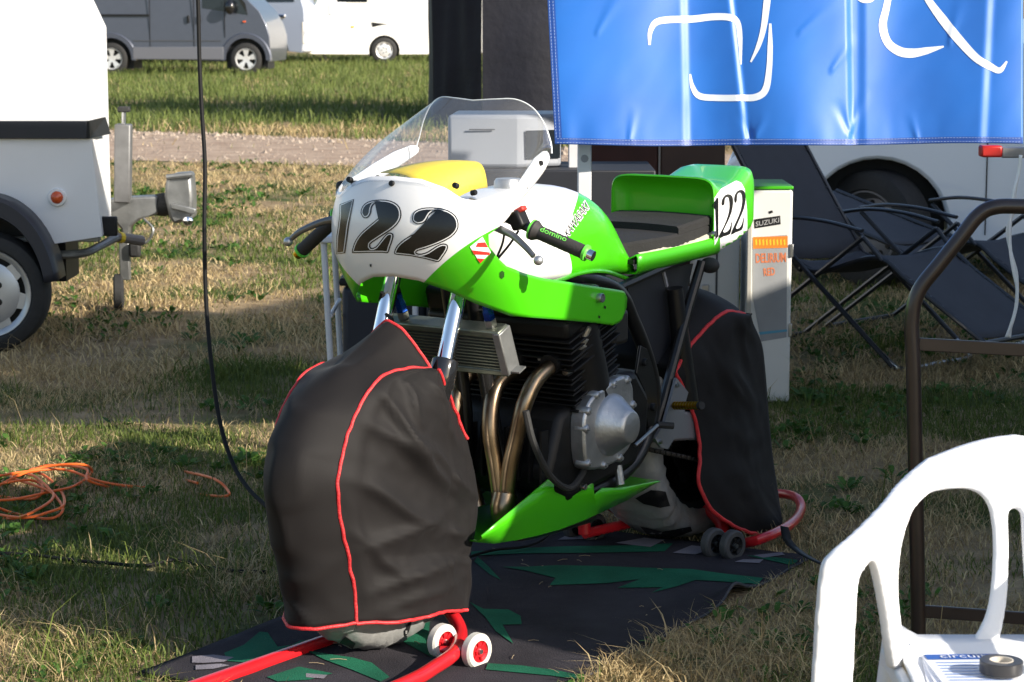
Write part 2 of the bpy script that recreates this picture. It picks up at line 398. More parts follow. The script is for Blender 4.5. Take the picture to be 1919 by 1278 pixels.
# ------------------------------------------------------------------ wheels for vehicles
def road_wheel(parent, c, axis, r, w, rimr, style, M_rim, loc_only=False):
    """tyre with a rim and its details; axis points outwards (towards the viewer's side)"""
    c = Vector(c); ax = Vector(axis).normalized(); h = w / 2
    ty = MB().lathe([(rimr, -h * .8), (rimr + .01, -h), (r - .03, -h), (r - .008, -h * .86), (r, -h * .55), (r, h * .55), (r - .008, h * .86), (r - .03, h), (rimr + .012, h), (rimr, h * .85), (rimr, -h * .8)], (0, 0, 0), ax, 40).build('wheel', M_rubber, parent); ty.location = c
    e1 = (Vector((0, 0, 1)) - ax * ax.z).normalized(); e2 = ax.cross(e1)
    def P(rr, a, q): return e1 * math.cos(a) * rr + e2 * math.sin(a) * rr + ax * q
    b = MB()
    if style == 'cap':      # domed trim with rim slots and five nut holes
        b.lathe([(0, h * .82), (rimr * .3, h * .86), (rimr * .62, h * .84), (rimr * .74, h * .74)], (0, 0, 0), ax, 40)
        b.lathe([(rimr * .86, h * .72), (rimr * .94, h * .9), (rimr, h * .92), (rimr + .004, h * .8)], (0, 0, 0), ax, 40)
        for k in range(7):
            a0 = k * 2 * math.pi / 7
            b.add([P(rimr * .72, a0 - .27, h * .75), P(rimr * .72, a0 + .27, h * .75), P(rimr * .88, a0 + .2, h * .75), P(rimr * .88, a0 - .2, h * .75)], [(0, 1, 2, 3)])
        rim = b.build('rim', M_rim, ty, smooth=40)
        d = MB().lathe([(0, h * .3), (rimr, h * .3)], (0, 0, 0), ax, 30).build('brake_back_plate', M_black, ty)  # plain black disc behind the trim slots
        for k in range(5):
            a0 = .3 + k * 2 * math.pi / 5
            MB().lathe([(0, h * .87), (.014, h * .87), (.016, h * .82)], P(.062, a0, .0), ax, 10).build('nut_hole', M_black, rim)
    elif style == 'spoke':  # wide five-spoke trim
        b.lathe([(0, h * .7), (rimr * .3, h * .75), (rimr * .34, h * .6)], (0, 0, 0), ax, 24); b.lathe([(rimr * .88, h * .6), (rimr * .96, h * .9), (rimr, h * .9)], (0, 0, 0), ax, 36)
        for k in range(5):
            a0 = k * 2 * math.pi / 5
            b.add([P(rimr * .25, a0 - .5, h * .72), P(rimr * .25, a0 + .5, h * .72), P(rimr * .92, a0 + .33, h * .8), P(rimr * .92, a0 - .33, h * .8)], [(0, 1, 2, 3)])
        b.build('rim', M_rim, ty, smooth=40); MB().lathe([(0, h * .2), (rimr, h * .2)], (0, 0, 0), ax, 30).build('brake_plate', M_black, ty)
    else:                   # plain pressed steel wheel with a ring of holes
        b.lathe([(0, h * .45), (rimr * .22, h * .48), (rimr * .3, h * .3), (rimr * .55, h * .42), (rimr * .8, h * .3), (rimr * .9, h * .6), (rimr * .97, h * .9), (rimr + .004, h * .9)], (0, 0, 0), ax, 40)
        rim = b.build('rim', M_rim, ty, smooth=40)
        for k in range(14):
            a0 = k * 2 * math.pi / 14
            MB().lathe([(0, h * .42), (.014, h * .42), (.017, h * .36)], P(rimr * .68, a0, .0), ax, 8).build('rim_hole', M_black, rim)
    return ty
def arc_pts(cx, cz, r, a0, a1, n=12): return [(cx + r * math.cos(R(a0 + (a1 - a0) * k / n)), cz + r * math.sin(R(a0 + (a1 - a0) * k / n))) for k in range(n + 1)]

# ------------------------------------------------------------------ white box trailer at the left
TR = thing('box_trailer', 'white box trailer with black band and galvanised drawbar at left', 'trailer', (-1.77, 9.9, 0))
M_trail = mat('trailer_white', (.8, .8, .8), .4, var=.06, vscale=3, coat=.2)
WC = Vector((-.478, 0, .256))      # wheel centre; local x runs along the trailer (front at 0), y away from the side in view
def ell(rx, rz, a0, a1, n): return [(WC.x + rx * math.cos(R(a0 + (a1 - a0) * k / n)), WC.z + rz * math.sin(R(a0 + (a1 - a0) * k / n))) for k in range(n + 1)]
side = [(0, .49)] + [(x, z) for x, z in ell(.285, .385, 31, 149, 14)] + [(-.9, .44), (-3., .44), (-3., 1.95), (-.34, 1.95), (-.07, 1.5), (-.062, 1.2), (-.045, 1.0)]
nose = [(x, .5, z) for x, z in ((-.046, .49), (-.046, 1.38), (-.1, 1.5), (-.36, 1.95))]
b = MB(); b.add([(x, 0, z) for x, z in side], [tuple(range(len(side)))])
sd_ = [(0, 0, .49), (-.062, 0, 1.2), (-.07, 0, 1.5), (-.34, 0, 1.95)]
b.add([(0, 0, .49), (-.045, 0, 1.0), (-.062, 0, 1.2), (-.07, 0, 1.5), (-.34, 0, 1.95)] + nose, [(0, 5, 6, 2, 1), (2, 6, 7, 3), (3, 7, 8, 4)])
b.add(nose + [(-.5, 2.3, .49), (-.5, 2.3, 1.4), (-.55, 2.3, 1.5), (-.8, 2.3, 1.95)], [(0, 4, 5, 1), (1, 5, 6, 2), (2, 6, 7, 3)])
b.add([(-.34, 0, 1.95), (-.36, .5, 1.95), (-.8, 2.3, 1.95), (-3, 2.3, 1.95), (-3, 0, 1.95)], [(0, 1, 2, 3, 4)])
b.add([(0, 0, .49), (-.046, .5, .49), (-.5, 2.3, .49), (-.9, 2.3, .44), (-.9, .3, .44), (-.3, .3, .46)], [(0, 1, 2, 3, 4, 5)])
b.build('body', M_trail, TR, smooth=20)
MB().box((-1.53, -.012, .95), (2.96, .02, .076)).build('band', mat('black_band', (.02, .022, .03), .5, var=.3, vscale=6), TR, bevel=.003)
MB().add([(-.05, -.02, .912), (-.05, -.02, .988), (-.036, .3, .988), (-.022, .34, .912)], [(0, 1, 2, 3)]).build('band_corner', M_black, TR, smooth=0, solid=.012)
MB().box((-.6, .06, .472), (1.16, .05, .02)).build('sill_rail', M_galv, TR, bevel=.004)
lens = mat('amber_lens', (.6, .09, .02), .25, coat=.5)
lp = MB().lathe([(0, .012), (.036, .012), (.04, .004), (.04, -.01)], (-.187, -.006, .66), (0, -1, 0), 20).build('side_lamp', M_white, TR)
MB().sphere((-.187, -.016, .66), .028, 14, 8, (1, .8, 1)).build('lens', lens, lp)
P = []
for k in range(29):
    a = R(8 + 150 * k / 28); c_, s_ = math.cos(a), math.sin(a); e = lambda rx, rz, y: WC + Vector((c_ * rx, y, s_ * rz))
    P.append([e(.31, .425, .05), e(.31, .425, -.13), e(.3, .41, -.15), e(.255, .345, -.15), e(.25, .335, -.13), e(.25, .335, .05)])
MB().grid(P).build('mudguard', mat('mudguard_plastic', (.018, .02, .03), .45), TR, solid=.004)
MB().box((WC.x, .35, .45), (.56, .3, .36)).build('wheel_box', M_black, TR)
road_wheel(TR, WC + Vector((0, -.05, 0)), (0, -1, 0), .256, .155, .188, 'cap', mat('wheel_trim', (.55, .56, .58), .35, .6, var=.2))
MB().tube(cr([(-.3, .1, .395), (-.12, .15, .4), (-.06, .25, .42), (.0, .35, .45)], 6), .019, 10).build('support_bar', M_galv, TR)
MB().box((.0, .1, .525), (.1, .03, .085)).build('bracket', M_black, TR, bevel=.006)
MB().tube([(-.02, .35, .455), (.09, .5, .42)], [.021, .024], 10).build('grip_tube', mat('old_plastic', (.16, .14, .13), .6), TR)
MB().tube([(.005, .384, .447), (.018, .402, .443)], .0255, 10).build('yellow_ring', mat('yellow_tape', (.7, .5, .03), .5), TR)
MB().prism([(-.22, .54), (-.06, .555), (.05, .56), (.05, .47), (-.04, .445), (-.085, .41), (-.1, .32), (-.125, .32), (-.13, .4), (-.17, .45), (-.22, .47)], lambda x, z: (x, 1.24, z), lambda x, z: (x, 1.36, z)).build('drawbar', M_galv, TR, bevel=.01)
MB().tube([(.035, 1.3, .512), (.07, 1.3, .514), (.105, 1.3, .51)], [.052, .058, .05], 16).build('rubber_boot', M_rubber, TR)
MB().prism([(.09, .56), (.1, .64), (.125, .668), (.22, .675), (.228, .56), (.225, .45), (.13, .425), (.11, .46)], lambda x, z: (x, 1.2, z), lambda x, z: (x, 1.36, z)).build('coupling_head', M_galv, TR, bevel=.016)
MB().tube([(.105, 1.19, .655), (.23, 1.19, .668)], .014, 8).build('coupling_lip', M_galv, TR)
MB().box((.185, 1.18, .505), (.12, .03, .028), Matrix.Rotation(R(14), 3, 'Y')).build('handle', M_galv, TR, bevel=.005)
MB().sphere((.205, 1.17, .445), .027, 12, 8, (1, .7, 1)).build('ball_knob', M_chrome, TR)
jk = MB().box((-.107, 1.22, .72), (.078, .075, .38), Matrix.Rotation(R(2), 3, 'Y')).build('jockey_column', mat('dull_galvanised', (.2, .2, .2), .55, .6, var=.4, vscale=10), TR, bevel=.008)
MB().tube([(-.1, 1.22, .9), (-.098, 1.22, .975)], .01, 8).build('screw', M_steel, jk); MB().box((-.097, 1.22, .98), (.06, .035, .028)).build('crank', M_rubber, jk, bevel=.008)
MB().box((-.115, 1.25, .25), (.05, .05, .2)).build('jockey_fork', M_galv, TR, bevel=.006)
MB().box((-.06, 1.22, .3), (.055, .05, .07)).build('clamp', M_rubber, TR, bevel=.012)
MB().lathe([(.02, -.024), (.075, -.024), (.09, -.016), (.09, .016), (.075, .024), (.02, .024)], (-.15, 1.25, .09), (1, .14, 0), 24).build('jockey_wheel', M_rubber, TR)
MB().tube(cr([(-.02, 1.25, .45), (.03, 1.22, .4), (.0, 1.22, .34), (-.05, 1.23, .33)], 5), .007, 6).build('breakaway_cable', M_galv, TR)

# ------------------------------------------------------------------ far vehicles
def vehicle_body(parent, prof, width, m, tumble=.06, name='body', bevel=.03):
    n = len(prof); b = MB(); vs = []
    for yy in (0., width):
        for x, z in prof:
            t = max(0, z - .9) * tumble
            vs.append((x, yy + (t if yy == 0 else -t), z))
    b.add(vs, [tuple(range(n)), tuple(range(n, 2 * n))[::-1]] + [(i, (i + 1) % n, n + (i + 1) % n, n + i) for i in range(n)])
    return b.build(name, m, parent, smooth=25, bevel=bevel)
M_vgrey = mat('van_grey_paint', (.075, .085, .115), .35, .3, coat=.5, var=.05)
M_trimg = mat('grey_plastic_trim', (.06, .063, .072), .6)
M_glass = mat('dark_glass', (.01, .013, .016), .04, spec=.6)
M_rims = mat('silver_rim', (.75, .75, .76), .3, .5)
GV = thing('grey_van', 'dark grey panel van with silver wheels parked beyond the gravel track', 'van', (-5.35, 46.6, 0), R(-5))
wheelb = 2.75
prof = [(.46, .26), (.5, .5), (.49, .78), (.42, 1.02), (.28, 1.28), (.05, 1.5), (-.35, 1.95), (-3.9, 1.98), (-3.98, .8), (-3.95, .3), (-wheelb - .44, .3)] + arc_pts(-wheelb, .33, .42, 180, 0, 12) + [(-.44, .28)] + arc_pts(0, .33, .42, 180, 0, 12) + [(.44, .28)]
vehicle_body(GV, prof, 1.9, M_vgrey)
for cx in (0, -wheelb):
    road_wheel(GV, (cx, .1, .325), (0, -1, 0), .325, .21, .215, 'spoke', M_rims)
    ar = MB(); P = []
    for k in range(17):
        a = R(-4 + 188 * k / 16); P.append([(cx + math.cos(a) * q, yy, .33 + math.sin(a) * q) for q, yy in ((.415, .03), (.415, -.022), (.5, -.022), (.53, .01))])
    ar.grid(P).build('arch_flare', M_vgrey, GV)
    MB().box((cx, .5, .42), (.84, .7, .6)).build('arch_liner', M_black, GV)
MB().box((-1.375, -.012, .44), (1.86, .03, .25)).build('sill_trim', mat('sill_grey', (.12, .125, .145), .55), GV, bevel=.01)
for x, z0, z1 in ((-1.05, .32, 1.6), (-1.95, .32, 1.6), (-.42, .75, 1.5)): MB().box((x, -.001, (z0 + z1) / 2), (.012, .012, z1 - z0)).build('door_gap', M_black, GV)
MB().box((-1.4, -.006, .69), (1.8, .012, .018)).build('body_crease', M_trimg, GV)
MB().box((-2.45, .0, 1.2), (1.0, .04, .035)).build('door_rail', M_black, GV, bevel=.006)
for x in (-1.16, -.93): MB().box((x, -.012, 1.12), (.05, .03, .15)).build('door_handle', M_black, GV, bevel=.008)
MB().add([(-.88, .022, 1.34), (.05, .015, 1.2), (-.0, .02, 1.44), (-.3, .045, 1.78), (-.86, .045, 1.78)], [(0, 1, 2, 3, 4)]).build('side_window', M_glass, GV, smooth=0)
MB().sphere((-.28, -.13, 1.36), .14, 12, 8, (.75, .7, 1.05)).build('mirror', M_gloss, GV)
MB().box((-.02, .0, 1.07), (.06, .03, .035)).build('indicator', lens, GV, bevel=.006)
SV = thing('silver_van', 'silver van half hidden behind the grey van nose', 'van', (-5.55, 53.5, 0), R(-4))
prof = [(.7, .3), (.78, .75), (.76, 1.3), (.6, 1.95), (-4.2, 1.95), (-4.2, .32), (-3.1, .32)] + arc_pts(-2.7, .33, .4, 180, 0, 10) + [(-.4, .3)] + arc_pts(0, .33, .4, 180, 0, 10)
vehicle_body(SV, prof, 1.85, mat('silver_paint', (.32, .36, .45), .3, .4, coat=.5))
MB().box((-1.6, -.004, 1.14), (3.2, .02, .03)).build('waist_moulding', M_trimg, SV)
MB().box((-1.6, -.006, .55), (3., .02, .3)).build('lower_trim', mat('silver_trim', (.2, .22, .27), .5), SV, bevel=.01)
MB().box((.2, -.02, 1.13), (.28, .04, .1)).build('door_handle', M_chrome, SV, bevel=.02)
MB().add([(-3.4, .02, 1.46), (.55, .02, 1.46), (.45, .055, 1.85), (-3.4, .055, 1.85)], [(0, 1, 2, 3)]).build('side_window', M_glass, SV, smooth=0)
MB().box((.74, .2, .75), (.06, .4, .5)).build('front_bumper', mat('cream_bumper', (.6, .57, .5), .5), SV, bevel=.02)
CV = thing('touring_caravan', 'white touring caravan with small window parked beyond the grass', 'caravan', (-3.05, 55.4, 0), R(6))
prof = [(-.36, .22), (-1.7, .23), (-2.05, .3), (-1.98, .8), (-1.72, 1.2), (-1.2, 2.2), (1.6, 2.4), (2.4, 2.3), (2.5, .4), (2.3, .22), (.36, .22)] + arc_pts(0, .3, .37, -12, 192, 12)
vehicle_body(CV, prof, 2.1, mat('caravan_white', (.82, .81, .78), .4, coat=.2), tumble=0., bevel=.04)
road_wheel(CV, (0, .1, .31), (0, -1, 0), .31, .18, .2, 'cap', M_rims)
MB().box((0, .5, .42), (.7, .7, .5)).build('arch_liner', M_black, CV)
MB().box((-.75, -.01, 1.62), (.72, .03, .34)).build('window', M_glass, CV, bevel=.04)
MB().box((-1.1, -.012, 1.3), (.4, .03, .3)).build('locker_door', M_white, CV, bevel=.02)
MB().box((-.75, -.01, .87), (.07, .02, .05)).build('side_marker', mat('amber', (.7, .4, .05), .4), CV)
MB().add([(-.3, -.012, .98), (.1, -.012, .93), (-.05, -.012, .91), (-.28, -.012, .86)], [(0, 1, 2, 3)]).build('badge', M_black, CV, smooth=0)
for x in (-1.55, 1.0): MB().tube([(x, .25, .42), (x + .22, .22, .02)], .025, 6).build('corner_steady', M_galv, CV)
MB().tube([(-1.9, .9, .34), (-3.0, .95, .34)], .05, 8).build('drawbar', M_galv, CV)
# dark tent beyond the track
TN = thing('dark_tent', 'dark navy tent wall standing behind the blue banner', 'tent', (-.35, 27.3, 0), R(0))
M_tent = mat('tent_cloth', (.0125, .0135, .021), .6, var=.3, vscale=2, bump=.3, bscale=8, dist=.03, spec=.2)
def wall(x0, y0, x1, y1, h, name, nseg=40, amp=.05):
    P = []
    d = Vector((x1 - x0, y1 - y0, 0)); nn = Vector((d.y, -d.x, 0)).normalized()
    for i in range(nseg + 1):
        t = i / nseg; row = []
        for k in range(13):
            z = h * k / 12
            row.append(Vector((x0, y0, 0)) + d * t + nn * amp * (noise.noise(Vector((t * 5 + x0, z * .7, 1.7))) + .5 * math.sin(t * 9 + z)) + Vector((0, 0, z)))
        P.append(row)
    return MB().grid(P).build(name, M_tent, TN, smooth=180)
wall(-.60, .5, .0, .0, 2.7, 'corner_panel', 20, .03); wall(0, 0, 3.2, .3, 2.7, 'side_wall'); wall(3.2, .3, 3., 3.4, 2.7, 'end_wall'); wall(-.6, .5, -.75, 3.4, 2.7, 'rear_wall')
MB().add([(-.65, .45, 2.7), (-.02, -.05, 2.7), (3.25, .25, 2.7), (3.05, 3.45, 2.7), (-.8, 3.45, 2.7), (1.2, 1.8, 3.5)], [(0, 1, 5), (1, 2, 5), (2, 3, 5), (3, 4, 5), (4, 0, 5)]).build('roof', M_tent, TN, smooth=0)
# ================================================================== the motorcycle
FP = Vector((-.346, 5.176, 0)); RP = Vector((.462, 6.371, 0))
U_ = (RP - FP).normalized(); N_ = Vector((U_.y, -U_.x, 0))
BM = Matrix.Translation(FP) @ Matrix.Rotation(math.atan2(U_.y, U_.x), 4, 'Z')
BI = BM.inverted()
BK = thing('motorcycle', 'green and white racing motorcycle number 122 on paddock stands', 'motorcycle', M=BM)
def b3(a, l, z): return Vector((a, -l, z))
def onl(px, py, l):      # measured point on the plane l metres left of the bike's middle
    d = BI.to_3x3() @ ray(px, py); e = BI @ EYE; t = (-l - e.y) / d.y; return e + d * t
def ona(px, py, a):
    d = BI.to_3x3() @ ray(px, py); e = BI @ EYE; t = (a - e.x) / d.x; return e + d * t
# ---- fairing surface
FT = [(.68, .27, .14, .235), (.74, .22, .145, .242), (.80, .175, .147, .247), (.86, .135, .148, .25), (.92, .108, .147, .25), (.98, .10, .146, .248), (1.04, .11, .15, .242), (1.10, .135, .16, .234), (1.15, .17, .17, .215)]
PH0 = 66
def fsec(z):
    # smooth interpolation of the section table
    zs = [r[0] for r in FT]; k = min(max(0, np.searchsorted(zs, z) - 1), len(FT) - 2)
    p = [np.array(FT[min(max(i, 0), len(FT) - 1)]) for i in (k - 1, k, k + 1, k + 2)]
    t = min(max((z - zs[k]) / (zs[k + 1] - zs[k]), 0), 1)
    q = .5 * (2 * p[1] + (p[2] - p[0]) * t + (2 * p[0] - 5 * p[1] + 4 * p[2] - p[3]) * t * t + (3 * p[1] - p[0] - 3 * p[2] + p[3]) * t ** 3)
    return q[1], q[2], q[3]
def fphi(ph, z):
    a0, A, B = fsec(z); return a0 + A * (1 - math.cos(R(ph))), B * math.sin(R(ph))
def fl(a, z):
    a0, A, B = fsec(z); t = (a - a0) / A
    if t < 1: return B * math.sqrt(max(0, 1 - (1 - t) ** 2))
    return B - (.03 if z < .97 else .16) * (a - a0 - A) ** 1.0
def zbot(ph): return float(lerp([(0, .868), (15, .862), (30, .84), (45, .808), (58, .788), (66, .776)], abs(ph))[0])
def ztop(ph): return float(lerp([(0, 1.10), (18, 1.096), (34, 1.078), (46, 1.054), (56, 1.05), (66, 1.058)], abs(ph))[0])
F = MB()
phs = np.linspace(-PH0, PH0, 45)
F.grid([[b3(*fphi(ph, z), z) for z in np.linspace(zbot(ph), ztop(ph), 21)] for ph in phs])
WLO = [(.19, .776 + 14 * (1.058 - .776) / 20), (.261, 1.024), (.347, 1.062), (.439, 1.103), (.478, 1.122), (.49, 1.13)]; WHI = [(.19, 1.058), (.272, 1.082), (.33, 1.112), (.382, 1.134), (.45, 1.147), (.478, 1.146), (.49, 1.138)]
PLO = [(.19, .776), (.353, .753), (.711, .702), (.76, .706), (.78, .72), (.79, .74)]; PHI = [(.19, .776 + 12 * (1.058 - .776) / 20), (.2, .925), (.215, .9), (.27, .878), (.353, .856), (.587, .814), (.745, .788), (.775, .782), (.79, .765)]
for sg in (1, -1):
    for LO, HI, aend, nr in ((WLO, WHI, .49, 7), (PLO, PHI, .79, 13)):
        G = []
        for w in np.concatenate([np.linspace(0, .15, 7)[:-1], np.linspace(.15, 1, 26)]):
            row = []
            for v in np.linspace(0, 1, nr):
                ae = .19 + w * (aend - .19); z = 0
                zl = float(lerp(LO, ae)[0]); zh = float(lerp(HI, ae)[0]); z = zl + v * (zh - zl)
                as_ = fphi(PH0, z)[0]; a = as_ + w * (aend - as_); row.append(b3(a, sg * fl(a, z), z))
            G.append(row)
        F.grid(G)
def two_tone(name, build):
    m = bpy.data.materials.new(name); m.use_nodes = True; t = m.node_tree; b = t.nodes['Principled BSDF']
    S(b, 'Roughness', .3); S(b, 'Coat Weight', .5); S(b, 'Coat Roughness', .08)
    tc = t.nodes.new('ShaderNodeTexCoord'); sp = t.nodes.new('ShaderNodeSeparateXYZ'); t.links.new(tc.outputs['Object'], sp.inputs[0])
    k = build(t, sp.outputs[0], sp.outputs[1], sp.outputs[2])     # > 0 where white
    k = math_node(t, 'MULTIPLY_ADD', k, 900., .5); c = t.nodes.new('ShaderNodeClamp'); t.links.new(k, c.inputs[0])
    nz = t.nodes.new('ShaderNodeTexNoise'); nz.inputs['Scale'].default_value = 7; nz.inputs['Detail'].default_value = 6; t.links.new(tc.outputs['Object'], nz.inputs['Vector'])
    gm = t.nodes.new('ShaderNodeMix'); gm.data_type = 'RGBA'; gm.inputs[6].default_value = (.05, .42, .004, 1); gm.inputs[7].default_value = (.065, .5, .006, 1); t.links.new(nz.outputs[0], gm.inputs[0])
    wm = t.nodes.new('ShaderNodeMix'); wm.data_type = 'RGBA'; wm.inputs[6].default_value = (.76, .75, .74, 1); wm.inputs[7].default_value = (.84, .84, .84, 1); t.links.new(nz.outputs[0], wm.inputs[0])
    mx = t.nodes.new('ShaderNodeMix'); mx.data_type = 'RGBA'; t.links.new(c.outputs[0], mx.inputs[0]); t.links.new(gm.outputs[2], mx.inputs[6]); t.links.new(wm.outputs[2], mx.inputs[7])
    t.links.new(mx.outputs[2], b.inputs['Base Color'])
    bp = t.nodes.new('ShaderNodeBump'); bp.inputs['Strength'].default_value = .06; bp.inputs['Distance'].default_value = .004
    n2 = t.nodes.new('ShaderNodeTexNoise'); n2.inputs['Scale'].default_value = 45; t.links.new(tc.outputs['Object'], n2.inputs['Vector']); t.links.new(n2.outputs[0], bp.inputs['Height']); t.links.new(bp.outputs[0], b.inputs['Normal'])
    return m
def fair_mask(t, x, y, z):
    # left half: z > .796 + .81*l ; right half: z > .72 + .8*|l|
    left = math_node(t, 'ADD', math_node(t, 'MULTIPLY', math_node(t, 'ABSOLUTE', y), .81), .796)
    right = math_node(t, 'ADD', math_node(t, 'MULTIPLY', math_node(t, 'ABSOLUTE', y), .8), .722)
    isr = math_node(t, 'GREATER_THAN', y, 0.)
    e = math_node(t, 'ADD', math_node(t, 'MULTIPLY', isr, right), math_node(t, 'MULTIPLY', math_node(t, 'SUBTRACT', 1., isr), left))
    return math_node(t, 'SUBTRACT', z, e)
F.v = [(round(x, 5), round(y, 5), round(z, 5)) for x, y, z in F.v]
fairing = F.build('fairing', two_tone('fairing_paint', fair_mask), BK, smooth=60)
q = fairing.modifiers.new('solid', 'SOLIDIFY'); q.thickness = .004; q.offset = -1
# ---- windscreen
def scr_base(t):
    s = abs(t); sg = 1 if t >= 0 else -1
    if s < .5:
        ph = s / .5 * PH0; z = ztop(ph) - .012; a, l = fphi(ph, z); l += .003
    else:
        w = (s - .5) / .5; ae = .19 + w * (.49 - .19); z = float(lerp(WHI, ae)[0]) - .008 * (1 - w); as_ = fphi(PH0, z)[0]; a = as_ + w * (.49 - as_); l = fl(a, z) + .003
    return b3(a - .002, sg * l, z)
STOP = cr([(.45, 0, 1.262), (.458, .06, 1.266), (.472, .11, 1.266), (.485, .15, 1.246), (.493, .178, 1.208), (.496, .194, 1.165), (.491, .2, 1.14)], 8)
def scr_top(t):
    s = abs(t) * (len(STOP) - 1); k = min(int(s), len(STOP) - 2); p = STOP[k].lerp(STOP[k + 1], s - k); return b3(p.x, p.y * (1 if t >= 0 else -1), p.z)
G = []
for t in np.linspace(-1, 1, 65):
    p0 = scr_base(t); p1 = scr_top(t); out = Vector((-1., 0, .6)) * (1 - t * t) + Vector((0, -1 if t > 0 else 1, .35)) * min(1, abs(t) * 1.6) * (1 - abs(t) ** 4)
    G.append([p0.lerp(p1, v) + out * .016 * math.sin(math.pi * v) ** .9 * (1 - .25 * v) for v in np.linspace(0, 1, 21)])
M_screen = bpy.data.materials.new('clear_screen'); M_screen.use_nodes = True; t_ = M_screen.node_tree; b_ = t_.nodes['Principled BSDF']
S(b_, 'Base Color', (.95, .96, .97, 1)); S(b_, 'Roughness', .04); S(b_, 'IOR', 1.45)
tr_ = t_.nodes.new('ShaderNodeBsdfTransparent'); tr_.inputs[0].default_value = (.9, .91, .92, 1)
gl_ = t_.nodes.new('ShaderNodeBsdfGlossy'); gl_.inputs['Roughness'].default_value = .05
df_ = t_.nodes.new('ShaderNodeBsdfDiffuse'); df_.inputs[0].default_value = (.75, .75, .75, 1)
lw_ = t_.nodes.new('ShaderNodeLayerWeight'); lw_.inputs[0].default_value = .5
fr_ = t_.nodes.new('ShaderNodeMath'); fr_.operation = 'MULTIPLY_ADD'; fr_.inputs[1].default_value = .55; fr_.inputs[2].default_value = .055
pw_ = t_.nodes.new('ShaderNodeMath'); pw_.operation = 'POWER'; pw_.inputs[1].default_value = 4.; t_.links.new(lw_.outputs['Facing'], pw_.inputs[0]); t_.links.new(pw_.outputs[0], fr_.inputs[0])
nz_ = t_.nodes.new('ShaderNodeTexNoise'); nz_.inputs['Scale'].default_value = 320; nz_.inputs['Detail'].default_value = 2
rp_ = t_.nodes.new('ShaderNodeValToRGB'); rp_.color_ramp.elements[0].position = .55; rp_.color_ramp.elements[0].color = (.06, .06, .06, 1); rp_.color_ramp.elements[1].position = .78; rp_.color_ramp.elements[1].color = (.22, .22, .22, 1)
m1 = t_.nodes.new('ShaderNodeMixShader'); m2 = t_.nodes.new('ShaderNodeMixShader')
t_.links.new(nz_.outputs[0], rp_.inputs[0]); t_.links.new(rp_.outputs[0], m1.inputs[0]); t_.links.new(tr_.outputs[0], m1.inputs[1]); t_.links.new(df_.outputs[0], m1.inputs[2])
t_.links.new(fr_.outputs[0], m2.inputs[0]); t_.links.new(m1.outputs[0], m2.inputs[1]); t_.links.new(gl_.outputs[0], m2.inputs[2]); t_.links.new(m2.outputs[0], t_.nodes['Material Output'].inputs[0])
screen = MB().grid(G).build('windscreen', M_screen, BK, smooth=180)
M_edge = mat('screen_edge', (.75, .78, .78), .2, spec=.6)
MB().tube([scr_top(t) for t in np.linspace(-1, 1, 81)], .0016, 6).build('edge', M_edge, screen)
bolts([b3(*fphi(ph, 1.083), 1.083) for ph in (0, -40, 40)], (-1, 0, .3), .007, M_black, BK, 'screen_bolt')
bolts([onl(888, 361, .226), onl(1012, 306, .208)], (0, -1, .2), .0065, M_black, BK, 'screen_bolt')
bolts([onl(984, 352, .222)], (0, -1, .2), .005, M_steel, BK, 'screen_bolt')
bolts([onl(1125, 558, .243)], (0, -1, 0), .012, M_steel, BK, 'fairing_bolt', .008)
# yellow sheet inside the screen
c0, c1, c2, c3 = ona(713, 313, .16), ona(826, 385, .17), ona(914, 342, .34), ona(888, 292, .35)
G = []
for i in range(13):
    u_ = i / 12; row = []
    for j in range(9):
        v_ = j / 8; p = c0.lerp(c3, u_).lerp(c1.lerp(c2, u_), v_); row.append(p + Vector((-.012, -.02, .03)) * math.sin(math.pi * v_) * (1 - .4 * u_) + Vector((0, 0, -.012 * (u_ * 2 - 1) ** 2)))
    G.append(row)
MB().grid(G).build('yellow_sheet', mat('yellow_sheet', (.88, .66, .015), .5, var=.12, vscale=14), BK, smooth=180, solid=.002)
# ---- tank
TS = [(.395, .96, .875, .07), (.42, .995, .85, .115), (.47, 1.025, .825, .15), (.56, 1.042, .812, .172), (.68, 1.047, .808, .178), (.77, 1.035, .806, .172), (.85, .995, .802, .155), (.92, .928, .798, .138), (.97, .876, .795, .126), (1.01, .838, .792, .117), (1.03, .815, .795, .105), (1.035, .80, .798, .095)]
TSC = cr([Vector((r[0], r[1], r[2])) for r in TS], 4); TSW = cr([Vector((r[0], r[3], 0)) for r in TS], 4)
def ring(a, zt, zb, hw, n=2.9, K=36, k2=None):
    zc = (zt + zb) / 2; hz = (zt - zb) / 2; o = []
    for k in range(K):
        th = 2 * math.pi * k / K; c = math.cos(th); s_ = math.sin(th); e = n if s_ > 0 else (k2 or n)
        o.append(b3(a, hw * math.copysign(abs(c) ** (2 / e), c), zc + hz * math.copysign(abs(s_) ** (2 / e), s_)))
    return o
b = MB(); G = [ring(p.x, p.y, p.z, w.y, 2.5, 36, 5) for p, w in zip(TSC, TSW)]; b.grid(G, cv=True); b.f.append(tuple(range(36))); b.f.append(tuple(range(len(b.v) - 36, len(b.v)))[::-1])
def tank_mask(t, x, y, z):
    zz = math_node(t, 'MAXIMUM', math_node(t, 'SUBTRACT', z, .935), 0.); ly = math_node(t, 'MAXIMUM', math_node(t, 'SUBTRACT', .165, math_node(t, 'ABSOLUTE', y)), 0.)
    lo = math_node(t, 'MAXIMUM', math_node(t, 'SUBTRACT', .9, z), 0.)
    e = math_node(t, 'ADD', math_node(t, 'ADD', math_node(t, 'MULTIPLY', zz, .75), math_node(t, 'MULTIPLY', ly, 1.5)), math_node(t, 'MULTIPLY_ADD', lo, .45, .602))
    return math_node(t, 'SUBTRACT', e, x)
